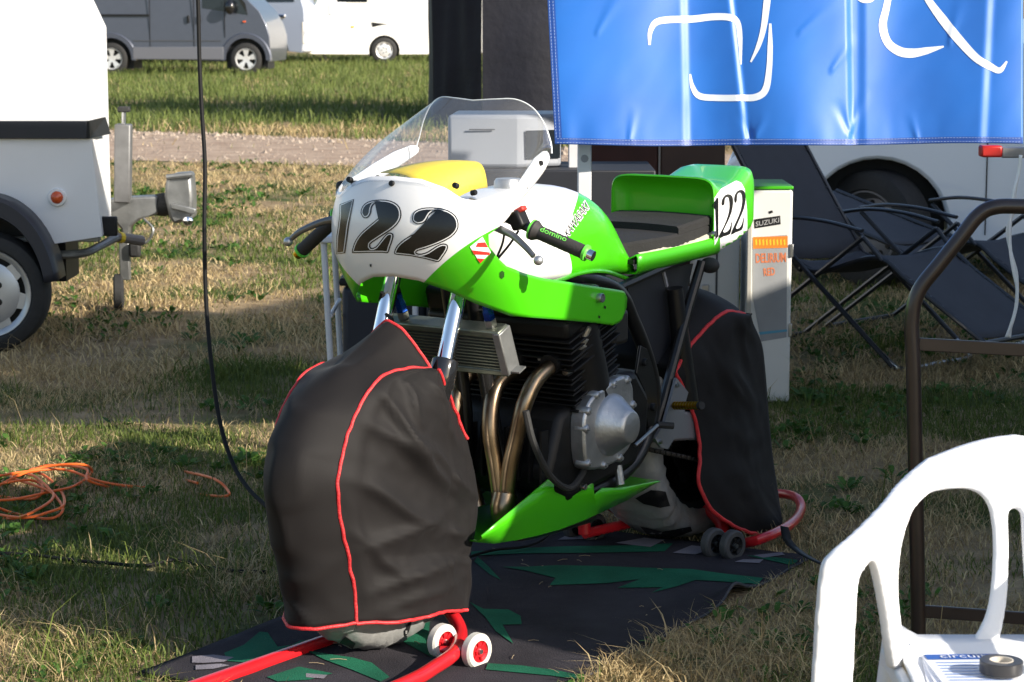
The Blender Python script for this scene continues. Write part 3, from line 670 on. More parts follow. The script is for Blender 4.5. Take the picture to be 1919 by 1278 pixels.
tank = b.build('fuel_tank', two_tone('tank_paint', tank_mask), BK, smooth=50)
MB().tube(cr([onl(975, 538, .17), onl(1040, 528, .172), onl(1085, 512, .17), onl(1130, 508, .16), onl(1175, 522, .13)], 6), .006, 8).build('tank_seam', M_green, tank)
MB().lathe([(0, .02), (.03, .02), (.035, .012), (.036, -.01)], b3(.6, 0, 1.045), (0, 0, 1), 20).build('filler_cap', M_alu, tank)
# ---- seat unit
b = MB(); TL = [(a_ - .022 * max(0, (1.55 - a_) / .18), z1_, z0_, w_) for a_, z1_, z0_, w_ in [(1.407, .96, .875, .09), (1.405, .98, .862, .124), (1.396, .999, .848, .145), (1.382, 1.014, .828, .157), (1.372, 1.022, .815, .162), (1.374, 1.026, .81, .164), (1.385, 1.026, .81, .163), (1.41, 1.01, .811, .16), (1.45, 1.0, .815, .154), (1.52, 1.0, .823, .141), (1.58, 1.012, .832, .129), (1.63, 1.032, .842, .12), (1.665, 1.036, .85, .113), (1.678, 1.02, .86, .11), (1.684, .99, .875, .105), (1.684, .96, .9, .09)]]
G = [ring(*r, n=7, K=40) for r in TL]; b.grid(G, cv=True); b.f.append(tuple(range(40))); b.f.append(tuple(range(len(b.v) - 40, len(b.v)))[::-1])
tail = b.build('seat_unit', M_green, BK, smooth=50)
for sg in (1, -1):
    G = []
    for i in range(13):
        t = i / 12; a = .968 + t * .42; zt = .852 + .012 * t ** 2 + .05 * max(0, t - .85) * 4 * (t - .85); zb = .8 + .015 * t; l = sg * (.155 + .008 * t)
        G.append([b3(a, l - sg * .03, zt - .012), b3(a, l - sg * .006, zt), b3(a, l, zt - .008), b3(a, l, zb + .01), b3(a, l - sg * .008, zb), b3(a, l - sg * .05, zb - .002)])
    MB().grid(G).build('seat_rail', M_green, tail, solid=.004, smooth=60)
    gs = MB(); row = []
    for i in range(30):
        t = i / 29; a = 1.0 + t * .36; l = sg * (.135 + .008 * t); zt = .853 + .026 * t ** 2 + .004 * noise.noise(Vector((t * 30, sg, 0)))
        row.append([b3(a, l + sg * .013, .845), b3(a, l + sg * .012, zt - .006), b3(a, l, zt)])
    gs.grid(row).build('raw_edge', mat('raw_fibreglass', (.55, .52, .4), .8, var=.3, vscale=30), tail)
MB().box(b3(1.17, 0, .832), (.42, .29, .012)).build('seat_base', M_black, tail)
M_foam = mat('foam_pad', (.012, .0115, .0115), .85, var=.4, vscale=12, bump=.5, bscale=220)
def pad(a0, a1, w0, w1, z0, z1, th, name, par):
    G = []
    for i in range(15):
        t = i / 14; a = a0 + t * (a1 - a0); w = w0 + (w1 - w0) * min(1, t * 2.2); z = z0 + (z1 - z0) * t
        G.append([b3(a, w, z - th), b3(a, w, z - .006), b3(a, w - .006, z)] + [b3(a, w * q, z + .004 * (1 - q * q) + .002 * noise.noise(Vector((a * 20, q * 5, 0)))) for q in (.6, .2, -.2, -.6)] + [b3(a, -w + .006, z), b3(a, -w, z - .006), b3(a, -w, z - th)])
    g = MB().grid(G); n = 10; g.f.append(tuple(range(n))); g.f.append(tuple(range(len(g.v) - n, len(g.v)))[::-1]); return g.build(name, M_foam, par, smooth=40)
p1 = pad(.975, 1.36, .08, .148, .872, .9, .045, 'seat_pad', tail); pad(1.19, 1.362, .146, .149, .906, .922, .022, 'upper_pad', tail)
# ---- frame
M_frame = mat('frame_black', (.008, .008, .009), .35, coat=.15, var=.2, vscale=20)
for sg in (1, -1):
    MB().tube(cr([b3(.42, sg * .05, .93), b3(.62, sg * .14, .84), b3(.84, sg * .16, .78), b3(.936, sg * .16, .685), b3(1.02, sg * .16, .56), b3(1.045, sg * .16, .47), b3(1.02, sg * .16, .385), b3(.94, sg * .16, .31), b3(.8, sg * .15, .272), b3(.58, sg * .12, .262), b3(.5, sg * .07, .31), b3(.47, sg * .04, .5), b3(.385, sg * .035, .85)], 7), .019, 12).build('frame_cradle', M_frame, BK)
    MB().tube(cr([b3(1.31, sg * .15, .80), b3(1.25, sg * .15, .7), b3(1.185, sg * .15, .585), b3(1.076, sg * .155, .413), b3(.99, sg * .155, .33), b3(.9, sg * .15, .28)], 6), .0135, 10).build('subframe_tube', M_frame, BK)
    MB().tube([b3(.86, sg * .155, .775), b3(1.1, sg * .14, .8), b3(1.36, sg * .12, .82)], .012, 8).build('seat_rail_tube', M_frame, BK)
    MB().prism([(.95, .62), (1.0, .6), (1.06, .48), (1.04, .4), (.99, .4), (.97, .5), (.93, .55)], lambda x, z: b3(x, sg * .168, z), lambda x, z: b3(x, sg * .176, z)).build('engine_plate', M_frame, BK, bevel=.002)
    bolts([b3(.965, sg * .178, .575), b3(1.01, sg * .178, .45)], (0, -sg, 0), .011, M_frame, BK, 'frame_bolt', .008)
MB().tube([b3(.40, 0, .86), b3(.33, 0, 1.03)], .034, 14).build('steering_head', M_frame, BK)
MB().sphere(onl(1330, 497, .165), .022, 14, 9, (1, 1.3, 1)).build('tube_end_bung', M_rubber, BK)
MB().box(b3(.86, 0, .56), (.06, .2, .05)).build('cross_member', M_frame, BK, bevel=.006)
MB().prism([(1.005, .79), (1.345, .79), (1.3, .69), (1.235, .565), (1.222, .532), (1.13, .54), (1.07, .63), (1.0, .71)], lambda x, z: b3(x, .1, z), lambda x, z: b3(x, .104, z)).build('side_plate', mat('plate_black', (.025, .027, .034), .42, var=.25, vscale=9), BK)
MB().box(onl(1246, 520, .1075), (.008, .006, .055), Matrix.Rotation(R(-25), 3, 'Y')).build('cable_tie', mat('tie_grey', (.3, .3, .33), .5), BK)
bolts([onl(1252, 661, .106)], (0, -1, 0), .006, M_black, BK, 'plate_bolt')
# ---- engine
M_eng = mat('engine_black', (.007, .007, .0075), .5, var=.35, vscale=18, bump=.15, spec=.3)
eng = MB().prism([(.50, .36), (.56, .5), (.74, .56), (.92, .56), (.99, .48), (.98, .38), (.92, .31), (.6, .27), (.52, .3)], lambda x, z: b3(x, .185, z), lambda x, z: b3(x, -.185, z)).build('crankcase', M_eng, BK, bevel=.02)
ax = Vector((-.3, 0, .954)).normalized(); base = b3(.715, 0, .5); rotc = Matrix.Rotation(math.atan2(-.3, .954), 3, 'Y')
fins = MB()
for k in range(15):
    w = .4 + (.012 if k % 2 else 0) + (.03 if k > 8 else 0); dd = .215 + (.012 if 7 < k < 12 else 0); fins.box(base + ax * (.02 + k * .0142), (dd, w, .0055), rotc)
fins.build('cooling_fins', M_eng, BK, bevel=.0015)
for k in range(4): MB().lathe([(0, .23), (.066, .23), (.072, .0), (0, .0)], base + Vector((0, (k - 1.5) * .104, 0)), ax, 18).build('cylinder', M_eng, BK)
hd = MB().box(base + ax * .245, (.2, .42, .05), rotc).build('cylinder_head', M_eng, BK, bevel=.012)
MB().box(base + ax * .28 + Vector((.045, 0, 0)), (.075, .42, .07), rotc).build('cam_cover', mat('cam_cover_grey', (.1, .1, .1), .45, .5, var=.3, vscale=20), BK, bevel=.016); MB().box(base + ax * .28 - Vector((.06, 0, 0)), (.075, .42, .07), rotc).build('cam_cover', M_eng, BK, bevel=.016)
for k in range(4):
    p = base + ax * .13 + Vector((-.1, (k - 1.5) * .104, 0)); MB().tube([p, p + Vector((-.03, 0, -.004))], .026, 12).build('exhaust_port', M_eng, hd)
    p = base + ax * .18 + Vector((.11, (k - 1.5) * .104, .01)); MB().tube([p, p + Vector((.06, 0, .01))], .024, 12).build('inlet_stub', M_rubber, hd); MB().box(p + Vector((.06, 0, .0)), (.075, .07, .09)).build('carburettor', mat('carb_grey', (.03, .03, .03), .5, .5), BK, bevel=.012)
sp_ = mat('spark_plug_steel', (.6, .6, .55), .35, .8)
pl = onl(1088, 645, .2); MB().lathe([(.006, .05), (.008, .02), (.013, .02), (.013, .004), (.017, .004), (.017, -.02)], pl, (0, -.5, .85), 8).build('spark_plug', sp_, hd)
# finned lower front of the crankcase
lf = MB()
for k in range(9): lf.box(b3(.505, .17 - k * .035, .40), (.03, .006, .13))
lf.build('sump_fins', M_eng, eng)
# left engine cover
poly = [(.592, .455), (.6, .5), (.63, .535), (.69, .555), (.75, .57), (.80, .572), (.835, .545), (.843, .5), (.842, .42), (.83, .38), (.78, .352), (.723, .342), (.63, .345), (.602, .375)]
poly = [(p.x, p.y) for p in cr([Vector((.722 + (x - .722) * .94, .455 + (y - .455) * .94, 0)) for x, y in poly], 3, True)]
cov = MB().prism(poly, lambda x, z: b3(x, .18, z), lambda x, z: b3(x, .226, z)).build('engine_cover', M_alu, BK, bevel=.007)
dc = b3(.726, .222, .452); MB().lathe([(0, .066), (.035, .0655), (.04, .063), (.044, .056), (.067, .024), (.073, .016), (.078, .009), (.081, -.01)], dc, (0, -1, 0), 40).build('cover_dome', M_alu, cov)
pts = [(.603, .46), (.612, .505), (.655, .541), (.74, .56), (.805, .562), (.834, .49), (.832, .4), (.77, .355), (.69, .349), (.612, .366)]
for x, z in [(.722 + (x - .722) * .94, .455 + (z - .455) * .94) for x, z in pts]: MB().lathe([(0, .01), (.005, .01), (.005, .006), (.008, .006), (.011, .002), (.012, -.03)], b3(x, .226, z), (0, -1, 0), 10).build('cover_bolt', M_alu, cov)
# oil cooler
M_cool = mat('cooler_alu', (.22, .24, .19), .4, .8, var=.3, vscale=25)
oc = b3(.318, .02, .688); rt_ = Matrix.Rotation(R(-22), 3, 'Y'); ex = rt_ @ Vector((1, 0, 0)); ez = rt_ @ Vector((0, 0, 1))
cool = MB().box(oc, (.028, .31, .085), rt_).build('oil_cooler', mat('cooler_core', (.04, .045, .04), .6, .3), BK)
for k in range(11): MB().box(oc + ez * (-.042 + k * .0084) - ex * .0, (.036, .312, .003), rt_).build('cooler_row', M_cool, cool)
for s_ in (1, -1): MB().box(oc + ez * s_ * .052, (.046, .345, .016), rt_).build('cooler_tank', M_cool, cool, bevel=.004)
for s_ in (1, -1): MB().box(oc + Vector((0, s_ * .165, 0)), (.05, .022, .112), rt_).build('cooler_end', M_galv, cool, bevel=.003)
MB().box(oc + Vector((0, -.185, 0)) - ez * .05, (.03, .03, .004), rt_).build('cooler_tab', M_galv, cool)
M_blue = mat('anodised_blue', (.015, .07, .4), .25, .9)
for l, px, py in ((-.115, 757, 590), (.14, 930, 612)):
    p = oc + Vector((0, -l - 0.0, 0)) + ez * .06
    MB().lathe([(.011, 0), (.015, .006), (.015, .02), (.011, .022)], p, ez, 6).build('fitting', M_galv, cool); MB().lathe([(.011, .022), (.0145, .022), (.0145, .042), (.0115, .046), (.011, .07)], p, ez, 6).build('hose_fitting', M_blue, cool)
    MB().tube(cr([p + ez * .07, p + ez * .1 + Vector((.01, .01, 0)), p + ez * .12 + Vector((.06, .03, 0)), p + ez * .1 + Vector((.12, .03, 0))], 5), .0105, 10).build('hose', M_cable, cool)
# ---- fork
M_slider = mat('slider_black', (.012, .012, .013), .12, coat=.6)
def fk(z): return .227 + (z - .763) * .37
for sg in (1, -1):
    MB().tube([b3(fk(.6), sg * .1, .6), b3(fk(1.03), sg * .1, 1.03)], .0205, 20).build('fork_stanchion', M_chrome, BK)
    MB().lathe([(.021, .40), (.029, .40), (.032, .395), (.032, .335), (.029, .33), (.029, .0), (.024, -.03)], b3(fk(.3), sg * .1, .3), Vector((.37, 0, 1)), 24).build('fork_slider', M_slider, BK)
MB().box(b3(fk(.93), 0, .93), (.07, .25, .035), Matrix.Rotation(R(20), 3, 'Y')).build('lower_yoke', M_frame, BK, bevel=.01)
MB().tube(cr([onl(716, 548, -.1), onl(712, 580, -.12), onl(735, 600, -.05), onl(720, 640, -.05)], 5), .005, 6).build('brake_hose', M_cable, BK)
# ---- exhaust
M_pipe = mat('heated_steel', (.40, .30, .2), .3, 1., col2=(.17, .12, .08), vscale=9)
P1 = [(1048, 682, .155), (1030, 688, .155), (1003, 715, .15), (982, 760, .14), (968, 820, .125), (955, 880, .11), (948, 950, .1)]
P2 = [(985, 690, .06), (950, 702, .055), (926, 735, .052), (918, 800, .058), (928, 870, .07), (940, 950, .085)]
P3 = [(900, 690, -.05), (874, 705, -.05), (856, 740, -.05), (853, 800, -.045), (870, 870, -.02), (895, 950, .02)]
P4 = [(850, 690, -.15), (815, 705, -.15), (800, 760, -.15), (805, 850, -.11), (850, 950, -.04)]
for Pp in (P1, P2, P3, P4): MB().tube(cr([onl(*p) for p in Pp], 6), .0205, 14).build('exhaust_header', M_pipe, BK)
MB().tube(cr([onl(946, 925, .1), onl(942, 960, .1), onl(960, 990, .09), onl(1010, 985, .06), onl(1100, 960, .02)], 6), .03, 14).build('exhaust_collector', M_pipe, BK)
fp = onl(1043, 684, .156); MB().box(fp, (.008, .085, .04), Matrix.Rotation(R(-25), 3, 'X')).build('exhaust_flange', M_pipe, BK, bevel=.006)
bolts([fp + Vector((-.006, -.036, -.012)), fp + Vector((-.006, .036, .014))], (-1, 0, 0), .009, M_steel, BK, 'flange_nut', .012)
MB().tube(cr([onl(985, 770, .2), onl(1000, 830, .21), onl(1030, 890, .21), onl(1065, 915, .2), onl(1090, 890, .2), onl(1100, 860, .2)], 8), .0085, 8).build('breather_hose', M_rubber, BK)
# ---- belly pan
TOPE = [(903, 1004), (934, 978), (980, 940), (1028, 899), (1060, 906), (1112, 906), (1114, 928), (1129, 915), (1165, 914), (1234, 901)]
BOTE = [(893, 1016), (925, 1019), (965, 1013), (1010, 1003), (1050, 992), (1090, 977), (1112, 967), (1128, 960), (1175, 938), (1234, 902)]
G = []; Gm = []
for i, (p, q_) in enumerate(zip(TOPE, BOTE)):
    a_ = onl(*p, .185); c_ = onl(*q_, .15 if i < 9 else .18); m_ = a_.lerp(c_, .55) + Vector((0, -.004, -.002)); c2 = c_ + Vector((.02, .05, -.006)); c3_ = Vector((c_.x + .03, 0, c_.z - .006))
    G.append([a_, a_.lerp(m_, .5) + Vector((0, -.004, 0)), m_, c_, c2, c3_]); Gm.append([Vector((v.x, -v.y, v.z)) for v in G[-1]])
bp_ = MB(); bp_.grid(G); bp_.grid(Gm); bp_.build('belly_pan', M_green, BK, solid=.004, smooth=50)
bolts([onl(1094, 912, .19)], (0, -1, 0), .009, M_steel, BK, 'belly_bolt')
MB().tube([onl(1158, 872, .18), onl(1163, 908, .19)], .0105, 10).build('belly_bracket', M_alu, BK)
# ---- foot peg, bracket, swing arm, chain
br = [(1268, 708), (1290, 735), (1284, 758), (1282, 790), (1252, 842), (1238, 838), (1228, 822), (1246, 790)]
M_brk = mat('bracket_grey', (.33, .34, .37), .4, .6, var=.15)
br3 = [onl(x, y, .18) for x, y in br]
b = MB(); n = len(br3); b.add(br3 + [p + Vector((0, .008, 0)) for p in br3], [tuple(range(n)), tuple(range(n, 2 * n))[::-1]] + [(i, (i + 1) % n, n + (i + 1) % n, n + i) for i in range(n)]); brk = b.build('footrest_bracket', M_brk, BK)
bolts([onl(1268, 722, .182), onl(1237, 828, .182)], (0, -1, 0), .006, M_steel, brk, 'bracket_bolt')
M_gold = mat('gold_anodised', (.55, .3, .02), .28, 1.)
s0 = onl(1263, 760, .19); s1 = onl(1310, 760, .285); pp = [s0.lerp(s1, k / 18) for k in range(19)]
MB().tube(pp, [.0115 if k % 2 else .0095 for k in range(19)], 12).build('foot_peg', M_gold, BK); MB().tube([s1, s1 + (s1 - s0).normalized() * .012], .0105, 12).build('peg_end', M_rubber, BK)
MB().tube([onl(1232, 796, .19), onl(1262, 798, .22)], .009, 8).build('gear_peg', M_rubber, BK); MB().tube([onl(1190, 835, .2), onl(1232, 797, .2)], .005, 8).build('gear_lever', M_steel, BK)
for sg in (1, -1):
    MB().prism([(.98, .40), (1.0, .45), (1.25, .4), (1.47, .36), (1.5, .32), (1.47, .28), (1.25, .32), (1.0, .35)], lambda x, z: b3(x, sg * .115, z), lambda x, z: b3(x, sg * .15, z)).build('swing_arm', M_brk, BK, bevel=.008)
    MB().tube([b3(1.26, sg * .14, .42), b3(1.2, sg * .13, .74)], [.03, .022], 14).build('shock_absorber', M_frame, BK)
ch = MB(); q0, q1 = onl(1215, 842, .13), onl(1330, 866, .13)
for k in range(24):
    p = q0.lerp(q1, k / 23); ch.box(p, (.011, .014 if k % 2 else .018, .011))
ch.build('chain', mat('chain_dark', (.05, .045, .04), .5, .7), BK, bevel=.002)
# ---- wheels
def bike_wheel(a, z, r, w):
    ty = MB().lathe([(r - .1, -w * .38), (r - .06, -w * .5), (r - .022, -w * .46), (r - .006, -w * .25), (r, 0), (r - .006, w * .25), (r - .022, w * .46), (r - .06, w * .5), (r - .1, w * .38)], b3(0, 0, 0), (0, 1, 0), 48).build('wheel', M_rubber, BK); ty.location = b3(a, 0, z)
    rim = MB().lathe([(r - .1, -w * .4), (r - .085, -w * .42), (r - .12, -w * .2), (r - .12, w * .2), (r - .085, w * .42), (r - .1, w * .4)], b3(0, 0, 0), (0, 1, 0), 40); rim.lathe([(0, -.04), (.04, -.04), (.04, .04), (0, .04)], b3(0, 0, 0), (0, 1, 0), 16)
    for k in range(5): a_ = k * 1.2566; rim.tube([Vector((math.cos(a_) * .03, 0, math.sin(a_) * .03)), Vector((math.cos(a_) * (r - .115), 0, math.sin(a_) * (r - .115)))], .016, 8)
    rim.build('rim', M_eng, ty); MB().lathe([(.09, -.003), (.14, -.003), (.14, .003), (.09, .003)], b3(0, .06, 0), (0, 1, 0), 30, True).build('brake_disc', M_steel, ty)
FWC = b3(0.06, 0, .31); RWC = b3(1.442, 0, .325)
bike_wheel(.06, .308, .28, .12); bike_wheel(1.442, .325, .305, .17)
# ---- handlebars
def clip_on(sg):
    gi = onl(1000, 431, .285); go = onl(1098, 474, .415) - Vector((0, 0, 0 if sg > 0 else .045))
    mir = lambda p: Vector((p.x, p.y * sg, p.z))
    d = (go - gi).normalized(); inn = gi - d * .175
    hb = MB().tube([mir(inn), mir(go)], .011, 12).build('handlebar', M_frame, BK)
    n = 21; pts = [gi.lerp(go, k / (n - 1)) for k in range(n)]
    MB().tube([mir(p) for p in pts], [.0165 + .0006 * (k % 2) for k in range(n)], 16).build('grip', mat('grip_rubber', (.028, .026, .025), .75, bump=.6, bscale=400, dist=.002), hb)
    MB().tube([mir(gi - d * .003), mir(gi + d * .004), mir(gi + d * .01), mir(gi + d * .018)], [.0235, .0245, .0205, .0165], 20).build('grip_flange', mat('grip_brown', (.03, .027, .026), .7), hb)
    MB().tube([mir(gi - d * .006), mir(gi - d * .0015)], .0245, 20).build('grip_ring', mat('grip_lime', (.13, .62, .06), .5), hb)
    MB().tube([mir(go - d * .004), mir(go + d * .003)], .0195, 20).build('grip_ring', mat('grip_lime', (.13, .62, .06), .5), hb)
    MB().tube([mir(go + d * .003), mir(go + d * .02)], .0125, 16).build('bar_end', M_chrome if sg > 0 else M_gold, hb)
    # perch and lever
    pv = onl(922, 418, .2); MB().box(mir(pv + Vector((.03, 0, .012))), (.05, .035, .028), Matrix.Rotation(R(20 * sg), 3, 'Z')).build('lever_perch', mat('perch_grey', (.13, .13, .13), .5, .6, var=.4, vscale=40), hb, bevel=.006)
    lv = cr([onl(918, 420, .2), onl(940, 431, .24), onl(962, 442, .28), onl(985, 463, .325), onl(1000, 480, .35)], 6); m_ = len(lv)
    MB().tube([mir(p) for p in lv], [.0085 - .003 * k / m_ for k in range(m_)], 10, flat=1.2).build('lever', mat('lever_grey', (.2, .2, .2), .35, .8, var=.2, vscale=30), hb)
    MB().sphere(mir(onl(1009, 488, .362)), .0115, 14, 9).build('lever_ball', M_alu, hb)
    MB().tube([mir(inn + d * .055), mir(inn + d * .085)], .021, 14).build('clamp', M_eng, hb)
    if sg > 0:
        sw = gi - d * .04; MB().box(sw + Vector((0, 0, .008)), (.038, .034, .042), Matrix.Rotation(R(-28), 3, 'X')).build('switch_box', M_eng, hb, bevel=.006)
        MB().box(sw + Vector((-.002, -.006, .032)), (.02, .026, .012), Matrix.Rotation(R(-28), 3, 'X')).build('kill_switch', mat('switch_red', (.55, .03, .02), .5), hb, bevel=.003)
        MB().tube(cr([onl(946, 428, .23), onl(942, 455, .22), onl(930, 485, .2)], 6), .0028, 6).build('cable', M_cable, hb); MB().tube(cr([onl(972, 432, .25), onl(955, 458, .23), onl(930, 488, .2)], 6), .0028, 6).build('cable', M_cable, hb)
    else:
        MB().box(mir(gi - d * .07 + Vector((-.02, 0, .03))), (.05, .05, .045)).build('brake_reservoir', M_eng, hb, bevel=.01)
clip_on(1); clip_on(-1)
# ---- print on the bike
def zp(pts, ox, oy, s): return [(ox + x / s, oy + y / s) for x, y in pts]
def smooth2(pts, n=3): return [(p.x, p.y) for p in cr([Vector((x, y, 0)) for x, y in pts], n, True)]
D1 = zp([(183, 712), (268, 680), (240, 830), (215, 1003), (163, 1010), (164, 900), (172, 850), (180, 780)], 580, 160, 3.194)
D2 = smooth2(zp([(308, 765), (318, 725), (350, 697), (400, 685), (460, 685), (510, 700), (542, 730), (552, 775), (540, 815), (505, 855), (450, 892), (400, 925), (366, 950), (372, 972), (400, 962), (430, 925), (460, 890), (485, 880), (504, 892), (500, 925), (484, 970), (472, 1002), (440, 1001), (350, 1001), (270, 1003), (256, 998), (262, 965), (280, 922), (312, 880), (360, 838), (408, 798), (435, 765), (445, 735), (434, 712), (410, 705), (386, 714), (374, 738), (370, 765), (355, 790), (328, 795)], 580, 160, 3.194), 2)
D3 = smooth2(zp([(615, 798), (622, 765), (650, 742), (700, 731), (770, 733), (830, 748), (875, 780), (893, 825), (885, 870), (845, 912), (780, 945), (700, 975), (648, 990), (642, 1002), (670, 1006), (712, 992), (760, 960), (800, 945), (828, 955), (826, 985), (800, 1025), (775, 1055), (740, 1050), (690, 1037), (600, 1020), (520, 1012), (508, 1000), (518, 970), (545, 938), (600, 900), (680, 865), (750, 830), (790, 800), (800, 775), (785, 758), (750, 756), (722, 772), (706, 800), (685, 824), (650, 832), (622, 818)], 580, 160, 3.194), 2)
ftree = bvh_of([fairing]); M_ink = mat('black_vinyl', (.006, .006, .007), .25, coat=.1)
for nm, D in (('race_number', D1), ('race_number', D2), ('race_number', D3)):
    num = decal(nm, [D], ftree, M_ink, BK, .0012); decal('inline', [inset(D, 2.2)], ftree, M_white, num, .0018)
    decal('numeral', [inset(D, 4.)], ftree, M_ink, num, .0024)
M_sred = mat('sticker_red', (.62, .03, .02), .4)
chk = decal('striped_sticker', [zp([(960, 965), (1035, 905), (1085, 1000), (1022, 1063)], 580, 160, 3.194)], ftree, M_white, BK, .0014)
for q_ in ([(1008, 940), (1050, 938), (1068, 968), (995, 965)], [(972, 985), (1078, 998), (1076, 1014), (985, 1010)], [(1000, 1033), (1048, 1036), (1022, 1063)]): decal('red_stripe', [zp(q_, 580, 160, 3.194)], ftree, M_sred, chk, .0022)
decal('fairing_hole', [zp([(1138, 1118), (1152, 1108), (1165, 1118), (1164, 1145), (1150, 1158), (1138, 1145)], 580, 160, 3.194)], ftree, mat('dark_green', (.012, .07, .004), .5), BK, .0014)
for x, y in ((695, 497), (1133, 576), (1122, 594)): decal('chip', [[(x - 1.5, y - 3), (x + 2, y - 2), (x + 1.5, y + 3), (x - 1, y + 2)]], ftree, M_black, BK, .0014)
ttree = bvh_of([tank])
kb = decal('tank_lettering', text_px('KAWASAKI', (1059, 440), (1100, 383), 17, .06, .5), ttree, M_white, BK, .0012); decal('letters', text_px('KAWASAKI', (1060, 439), (1099, 384), 14, .0, .5), ttree, M_ink, kb, .002)
str_ = bvh_of([tail])
PLT = zp([(1362, 600), (1385, 560), (1420, 520), (1550, 452), (1590, 468), (1620, 520), (1640, 700), (1643, 900), (1612, 945), (1362, 1060), (1362, 960)], 1040, 240, 4.565)
plt_ = decal('number_plate', [PLT], str_, M_white, BK, .0012)
T1 = zp([(1345, 668), (1380, 595), (1393, 600), (1393, 925), (1365, 958), (1374, 870), (1368, 695)], 1040, 240, 4.565)
T2 = smooth2(zp([(1420, 650), (1426, 610), (1450, 575), (1482, 566), (1512, 585), (1518, 640), (1505, 720), (1470, 805), (1432, 885), (1460, 888), (1490, 860), (1508, 795), (1506, 850), (1490, 908), (1440, 925), (1395, 948), (1400, 915), (1440, 840), (1475, 750), (1489, 670), (1482, 602), (1464, 590), (1448, 608), (1444, 650), (1430, 662)], 1040, 240, 4.565), 2)
T3 = smooth2(zp([(1528, 615), (1535, 570), (1560, 537), (1592, 528), (1620, 552), (1625, 610), (1610, 690), (1575, 775), (1542, 855), (1570, 855), (1595, 820), (1612, 752), (1606, 830), (1590, 872), (1545, 890), (1503, 912), (1510, 875), (1550, 790), (1585, 700), (1598, 620), (1590, 562), (1570, 553), (1553, 575), (1550, 622), (1538, 640)], 1040, 240, 4.565), 2)
for D in (T1, T2, T3): decal('numeral', [D], str_, M_ink, plt_, .0022, 5)
gripo = [o for o in bpy.data.objects if o.name.startswith('grip') and not o.name.startswith('grip_') and o.parent and o.parent.name == 'handlebar']
if gripo: decal('grip_lettering', text_px('domino', (1013, 429), (1062, 449), 9, .01, 0), bvh_of(gripo), mat('lime_print', (.15, .6, .08), .5), BK, .0012, 5)
bolts([onl(1338, 438, .166)], (0, -1, 0), .008, M_steel, BK, 'seat_bolt')
# ================================================================== wheel covers, warmers, stands, mat, cables
M_cloth = mat('black_cover_cloth', (.0075, .0062, .0064), .7, var=.25, vscale=7, bump=.35, bscale=500, sheen=.03, dist=.001, spec=.25)
M_pipe_r = mat('red_piping', (.6, .025, .03), .55, var=.25, vscale=40, bump=.5, bscale=200)
def curve_at(c, v):
    s = v * (len(c) - 1); k = min(int(s), len(c) - 2); return c[k].lerp(c[k + 1], s - k)
def resample(c, n):
    L = [0.]
    for a, b in zip(c, c[1:]): L.append(L[-1] + (b - a).length)
    out = []
    for i in range(n):
        d = L[-1] * i / (n - 1); k = min(max(0, int(np.searchsorted(L, d)) - 1), len(c) - 2); t = (d - L[k]) / max(1e-9, L[k + 1] - L[k]); out.append(c[k].lerp(c[k + 1], t))
    return out
def wob(c, r, seed): return [p + Vector((noise.noise(p * 38 + Vector((seed, 0, 0))), noise.noise(p * 38 + Vector((0, seed, 5))), noise.noise(p * 38 + Vector((3, 0, seed))))) * r for p in c]
def piping(c, parent, r=.0042, seed=1., n=90): return MB().tube(wob(resample(c, n), .0028, seed), r, 8).build('piping', M_pipe_r, parent)
# -- front cover
FC = thing('wheel_cover', 'black cloth cover with red piping over the front wheel', 'wheel cover', M=BM)
seam = cr([Vector((a, 0, z)) for a, z in ((.131, .662), (.07, .671), (0, .674), (-.05, .668), (-.088, .652), (-.132, .614), (-.16, .58), (-.184, .54), (-.2, .5), (-.216, .455), (-.21, .4), (-.2, .35), (-.175, .27), (-.155, .19), (-.151, .123))], 6)
rear = cr([Vector((a, 0, z)) for a, z in ((.131, .662), (.16, .62), (.198, .567), (.245, .482), (.283, .375), (.29, .296), (.272, .235), (.245, .19), (.249, .13), (.229, .079))], 8)
NS = 70; sm = resample(seam, NS); re_ = resample(rear, NS)
CREASE = []
for x0_, y0_, x1_, y1_, w_, a_ in ((700, 720, 770, 860, .016, .012), (750, 705, 765, 800, .012, .009), (680, 790, 850, 930, .02, .014), (655, 900, 800, 990, .018, .010), (760, 830, 885, 930, .016, .012), (830, 950, 660, 1040, .02, .008), (860, 1030, 690, 1110, .016, .009), (870, 990, 800, 1000, .012, .01), (800, 720, 840, 830, .014, .010), (660, 1000, 740, 1075, .014, .007), (720, 1140, 850, 1085, .012, .006)):
    p_, q_ = onl(x0_, y0_, .12), onl(x1_, y1_, .12); CREASE.append((p_.x, p_.z, q_.x, q_.z, w_, a_))
def creases(x, z):
    s_ = 0.
    for x0_, z0_, x1_, z1_, w_, a_ in CREASE:
        dx, dz = x1_ - x0_, z1_ - z0_; L2 = math.hypot(dx, dz); u = ((x - x0_) * dx + (z - z0_) * dz) / L2 / L2; v = ((x - x0_) * dz - (z - z0_) * dx) / L2 + .006 * math.sin(u * 7)
        if -.15 < u < 1.15: s_ += a_ * math.exp(-abs(v) / (w_ * (.6 if v > 0 else 1.3))) * max(0, math.sin(math.pi * (u + .15) / 1.3))
    return s_
